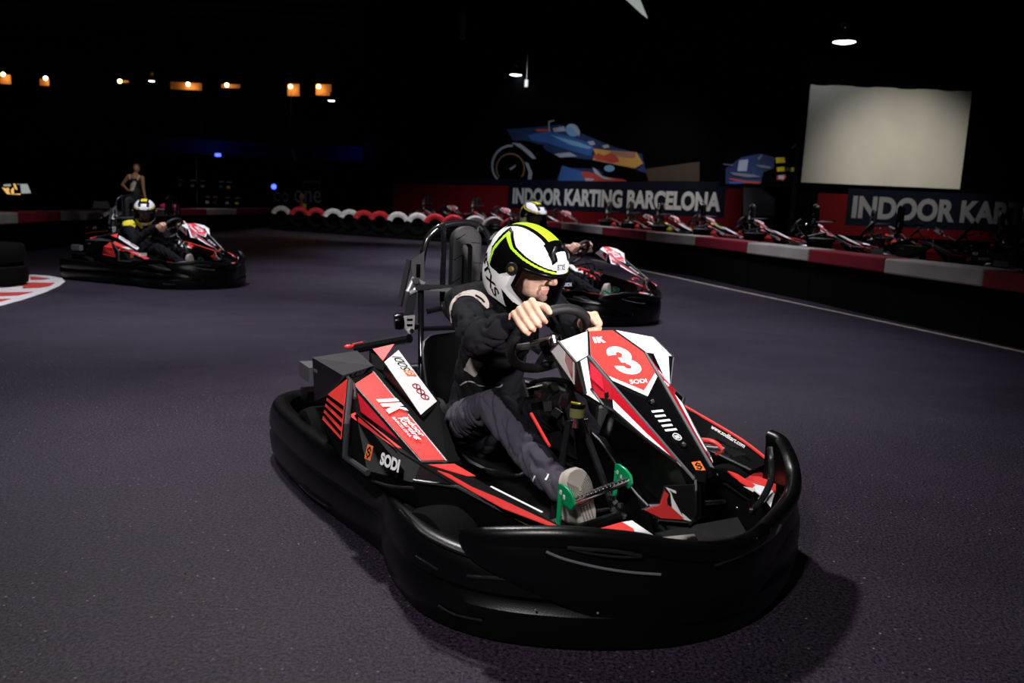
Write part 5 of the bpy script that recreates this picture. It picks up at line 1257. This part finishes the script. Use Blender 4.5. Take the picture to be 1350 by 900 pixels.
mb = MB(); a, b, c_, d = [W(px, py, y=24.15) for px, py in ((3, 246), (26, 243), (28, 257), (11, 257))]; mb.prism([a, b, c_, d], (0, .25, 0), 'wall_dark'); mb.box(((c_.x+d.x)/2, 24.3, (c_.z+.765)/2), (.3, .2, max(.02, c_.z-.765)+.04), 'wall_dark')
for st, m in (([(5, 243), (14, 242.5), (14.5, 245.5), (5.5, 245.5)], 'screen_glow'), ([(3, 247), (7, 248), (14, 255), (10, 256)], 'drink_glow'), ([(8, 249), (11, 247), (13, 252)], 'drink_glow'), ([(15, 250), (18, 247), (18.5, 255), (15.5, 255)], 'drink_glow'), ([(18, 242), (20, 242), (23, 250), (20.5, 249)], 'drink_glow'), ([(11, 256), (27, 255), (27, 257), (12, 257.5)], 'drink_glow')): mb.prism([W(px, py, y=24.12) for px, py in st], (0, -.02, 0), m)
simple('drinks_display', 'glowing amber drinks display on the bar at far left', 'display', mb, smooth=0)
mb = MB(); q = [W(px, py, y=24.2) for px, py in ((23, 242.5), (36, 242.5), (41, 254.5), (29, 255))]; mb.prism(q, (0, -.03, 0), 'screen_glow'); mb.prism([p+V((0, .005, 0)) for p in q], (0, .05, 0), 'wall_dark'); mb.prism([V((q[2].x-.3, 24.22, q[2].z+.03)), V((q[2].x, 24.22, q[2].z+.03)), V((q[2].x, 24.22, .765)), V((q[2].x-.3, 24.22, .765))], (0, .05, 0), 'wall_dark'); simple('monitor', 'pale tilted monitor on the bar beside the drinks display', 'monitor', mb, smooth=0)
mb = MB(); q = [W(px, py, y=18.5) for px, py in ((124, 265), (140, 265), (144, 275), (122, 274))]; mb.prism(q, (0, .08, 0), 'off_white'); mb.box((q[0].x+.1, 18.6, .3), (.05, .05, .6), 'dark_steel'); simple('white_board', 'small pale board standing above the orange-nosed idle kart', 'board', mb, smooth=0)
# helmets and bottles on the rack left of centre
y = 27.5
mb = MB(); p, r = W(232, 271, y=y), W(330, 272, y=y)
for z in (.62, 1.12): mb.box(((p.x+r.x)/2, y+.1, z), ((r.x-p.x), .4, .04), 'wall_dark')
for x in (p.x, (p.x+r.x)/2, r.x): mb.box((x, y+.1, .6), (.05, .4, 1.2), 'wall_dark')
simple('shelf_rack', 'dark two-level rack behind the far barrier', 'rack', mb, smooth=0)
items = [(239, 'blue', 1), (256, 'light blue', 1), (269, 'light blue', 1), (293, 'blue', 1), (303, 'yellow', 1), (275, 'white', 0), (285, 'red', 0), (301, 'grey', 0), (314, 'yellow', 0)]
cm = {'blue': 'mural_blue', 'light blue': 'mural_lightblue', 'white': 'white', 'red': 'cap_red', 'yellow': 'yellow', 'grey': 'mural_silver'}
for px, cn, lv in items:
    q = W(px, 270, y=y); z = 1.14 if lv else .64; mb = MB()
    mb.lathe([(.01, .30), (.05, .295), (.10, .25), (.125, .17), (.12, .08), (.10, .0), (.01, .0)], (q.x, y, z), (0, 0, 1), 'gloss_black', 16, mf=None); mb.box((q.x, y-.118, z+.11), (.10, .03, .07), cm[cn]); mb.box((q.x, y-.06, z+.285), (.13, .06, .02), 'mural_silver')
    order = {239: 'left end', 256: 'second from left', 269: 'middle', 293: 'fourth from left', 303: 'right end', 275: 'left end', 285: 'second from left', 301: 'third from left', 314: 'right end'}[px]
    simple('helmet', 'black helmet with %s visor on the %s shelf, %s' % (cn, 'upper' if lv else 'lower', order), 'helmet', mb, 'helmets on the far rack')
# small reception desk with outlined letters
y = 30.0; mb = MB(); p, r = W(335, 262, y=y), W(432, 246, y=y); mb.box(((p.x+r.x)/2, y+.3, .7), (r.x-p.x, .6, 1.4), 'wall_dark'); q = W(410, 266, y=y-.02); mb.text('one', V((W(388, 266, y=y).x, y-.02, .86)), (1, 0, 0), (0, 0, 1), .42, 'grey_panel', .0, .0, width=.95)
mb.text('oo', V((W(362, 266, y=y).x, y-.02, .86)), (1, 0, 0), (0, 0, 1), .32, 'grey_panel', .0, -.01, width=.5)
simple('reception_desk', 'dark desk front with outlined round letters, behind the first tyres', 'desk', mb, smooth=0)
mb = MB(); a = W(400, 240, y=30.3); b = W(421, 239.5, y=30.3); mb.cyl(a, b, .03, 'mural_red', 8); mb.cyl(V((b.x, b.y, 1.4)), b, .02, 'dark_steel', 6); mb.cyl(V((a.x, a.y, 1.4)), a, .02, 'dark_steel', 6); simple('rail', 'short red rail above the desk with outlined letters', 'rail', mb)
mb = MB(); q = W(361, 246, y=28.8); mb.ball(q, .09, 'led_blue', 12, 8); mb.cyl(V((q.x, q.y, 0)), q-V((0, 0, .08)), .025, 'dark_steel', 8); simple('blue_lamp', 'small glowing blue lamp left of the desk letters', 'lamp', mb)
mb = MB(); q = [W(px, py, y=29.4) for px, py in ((384, 197), (388, 196.5), (391, 211), (387, 212))]; mb.prism(q, (0, .03, 0), 'ochre_wall'); mb.cyl(q[0], V((q[0].x, q[0].y, 8.2)), .008, 'dark_steel', 6); simple('hanging_sign', 'small orange sign hanging in the dark above the desk', 'sign', mb, smooth=0)
mb = MB(); q = W(398, 262, y=29.2); mb.tube([V((q.x, q.y, .62)), V((q.x, q.y, .95))], [.10, .05], 'mural_red', 10); mb.ball(V((q.x, q.y, 1.06)), (.09, .09, .11), 'skin_far', 12, 8); mb.tube([V((q.x+.1, q.y-.1, .62)), V((q.x+.12, q.y-.1, .82))], .07, 'yellow', 8); mb.tube([V((q.x, q.y, 0)), V((q.x, q.y, .62))], [.08, .1], 'wall_dark', 10); simple('toy_figure', 'small red and yellow figure in front of the desk letters', 'figure', mb)
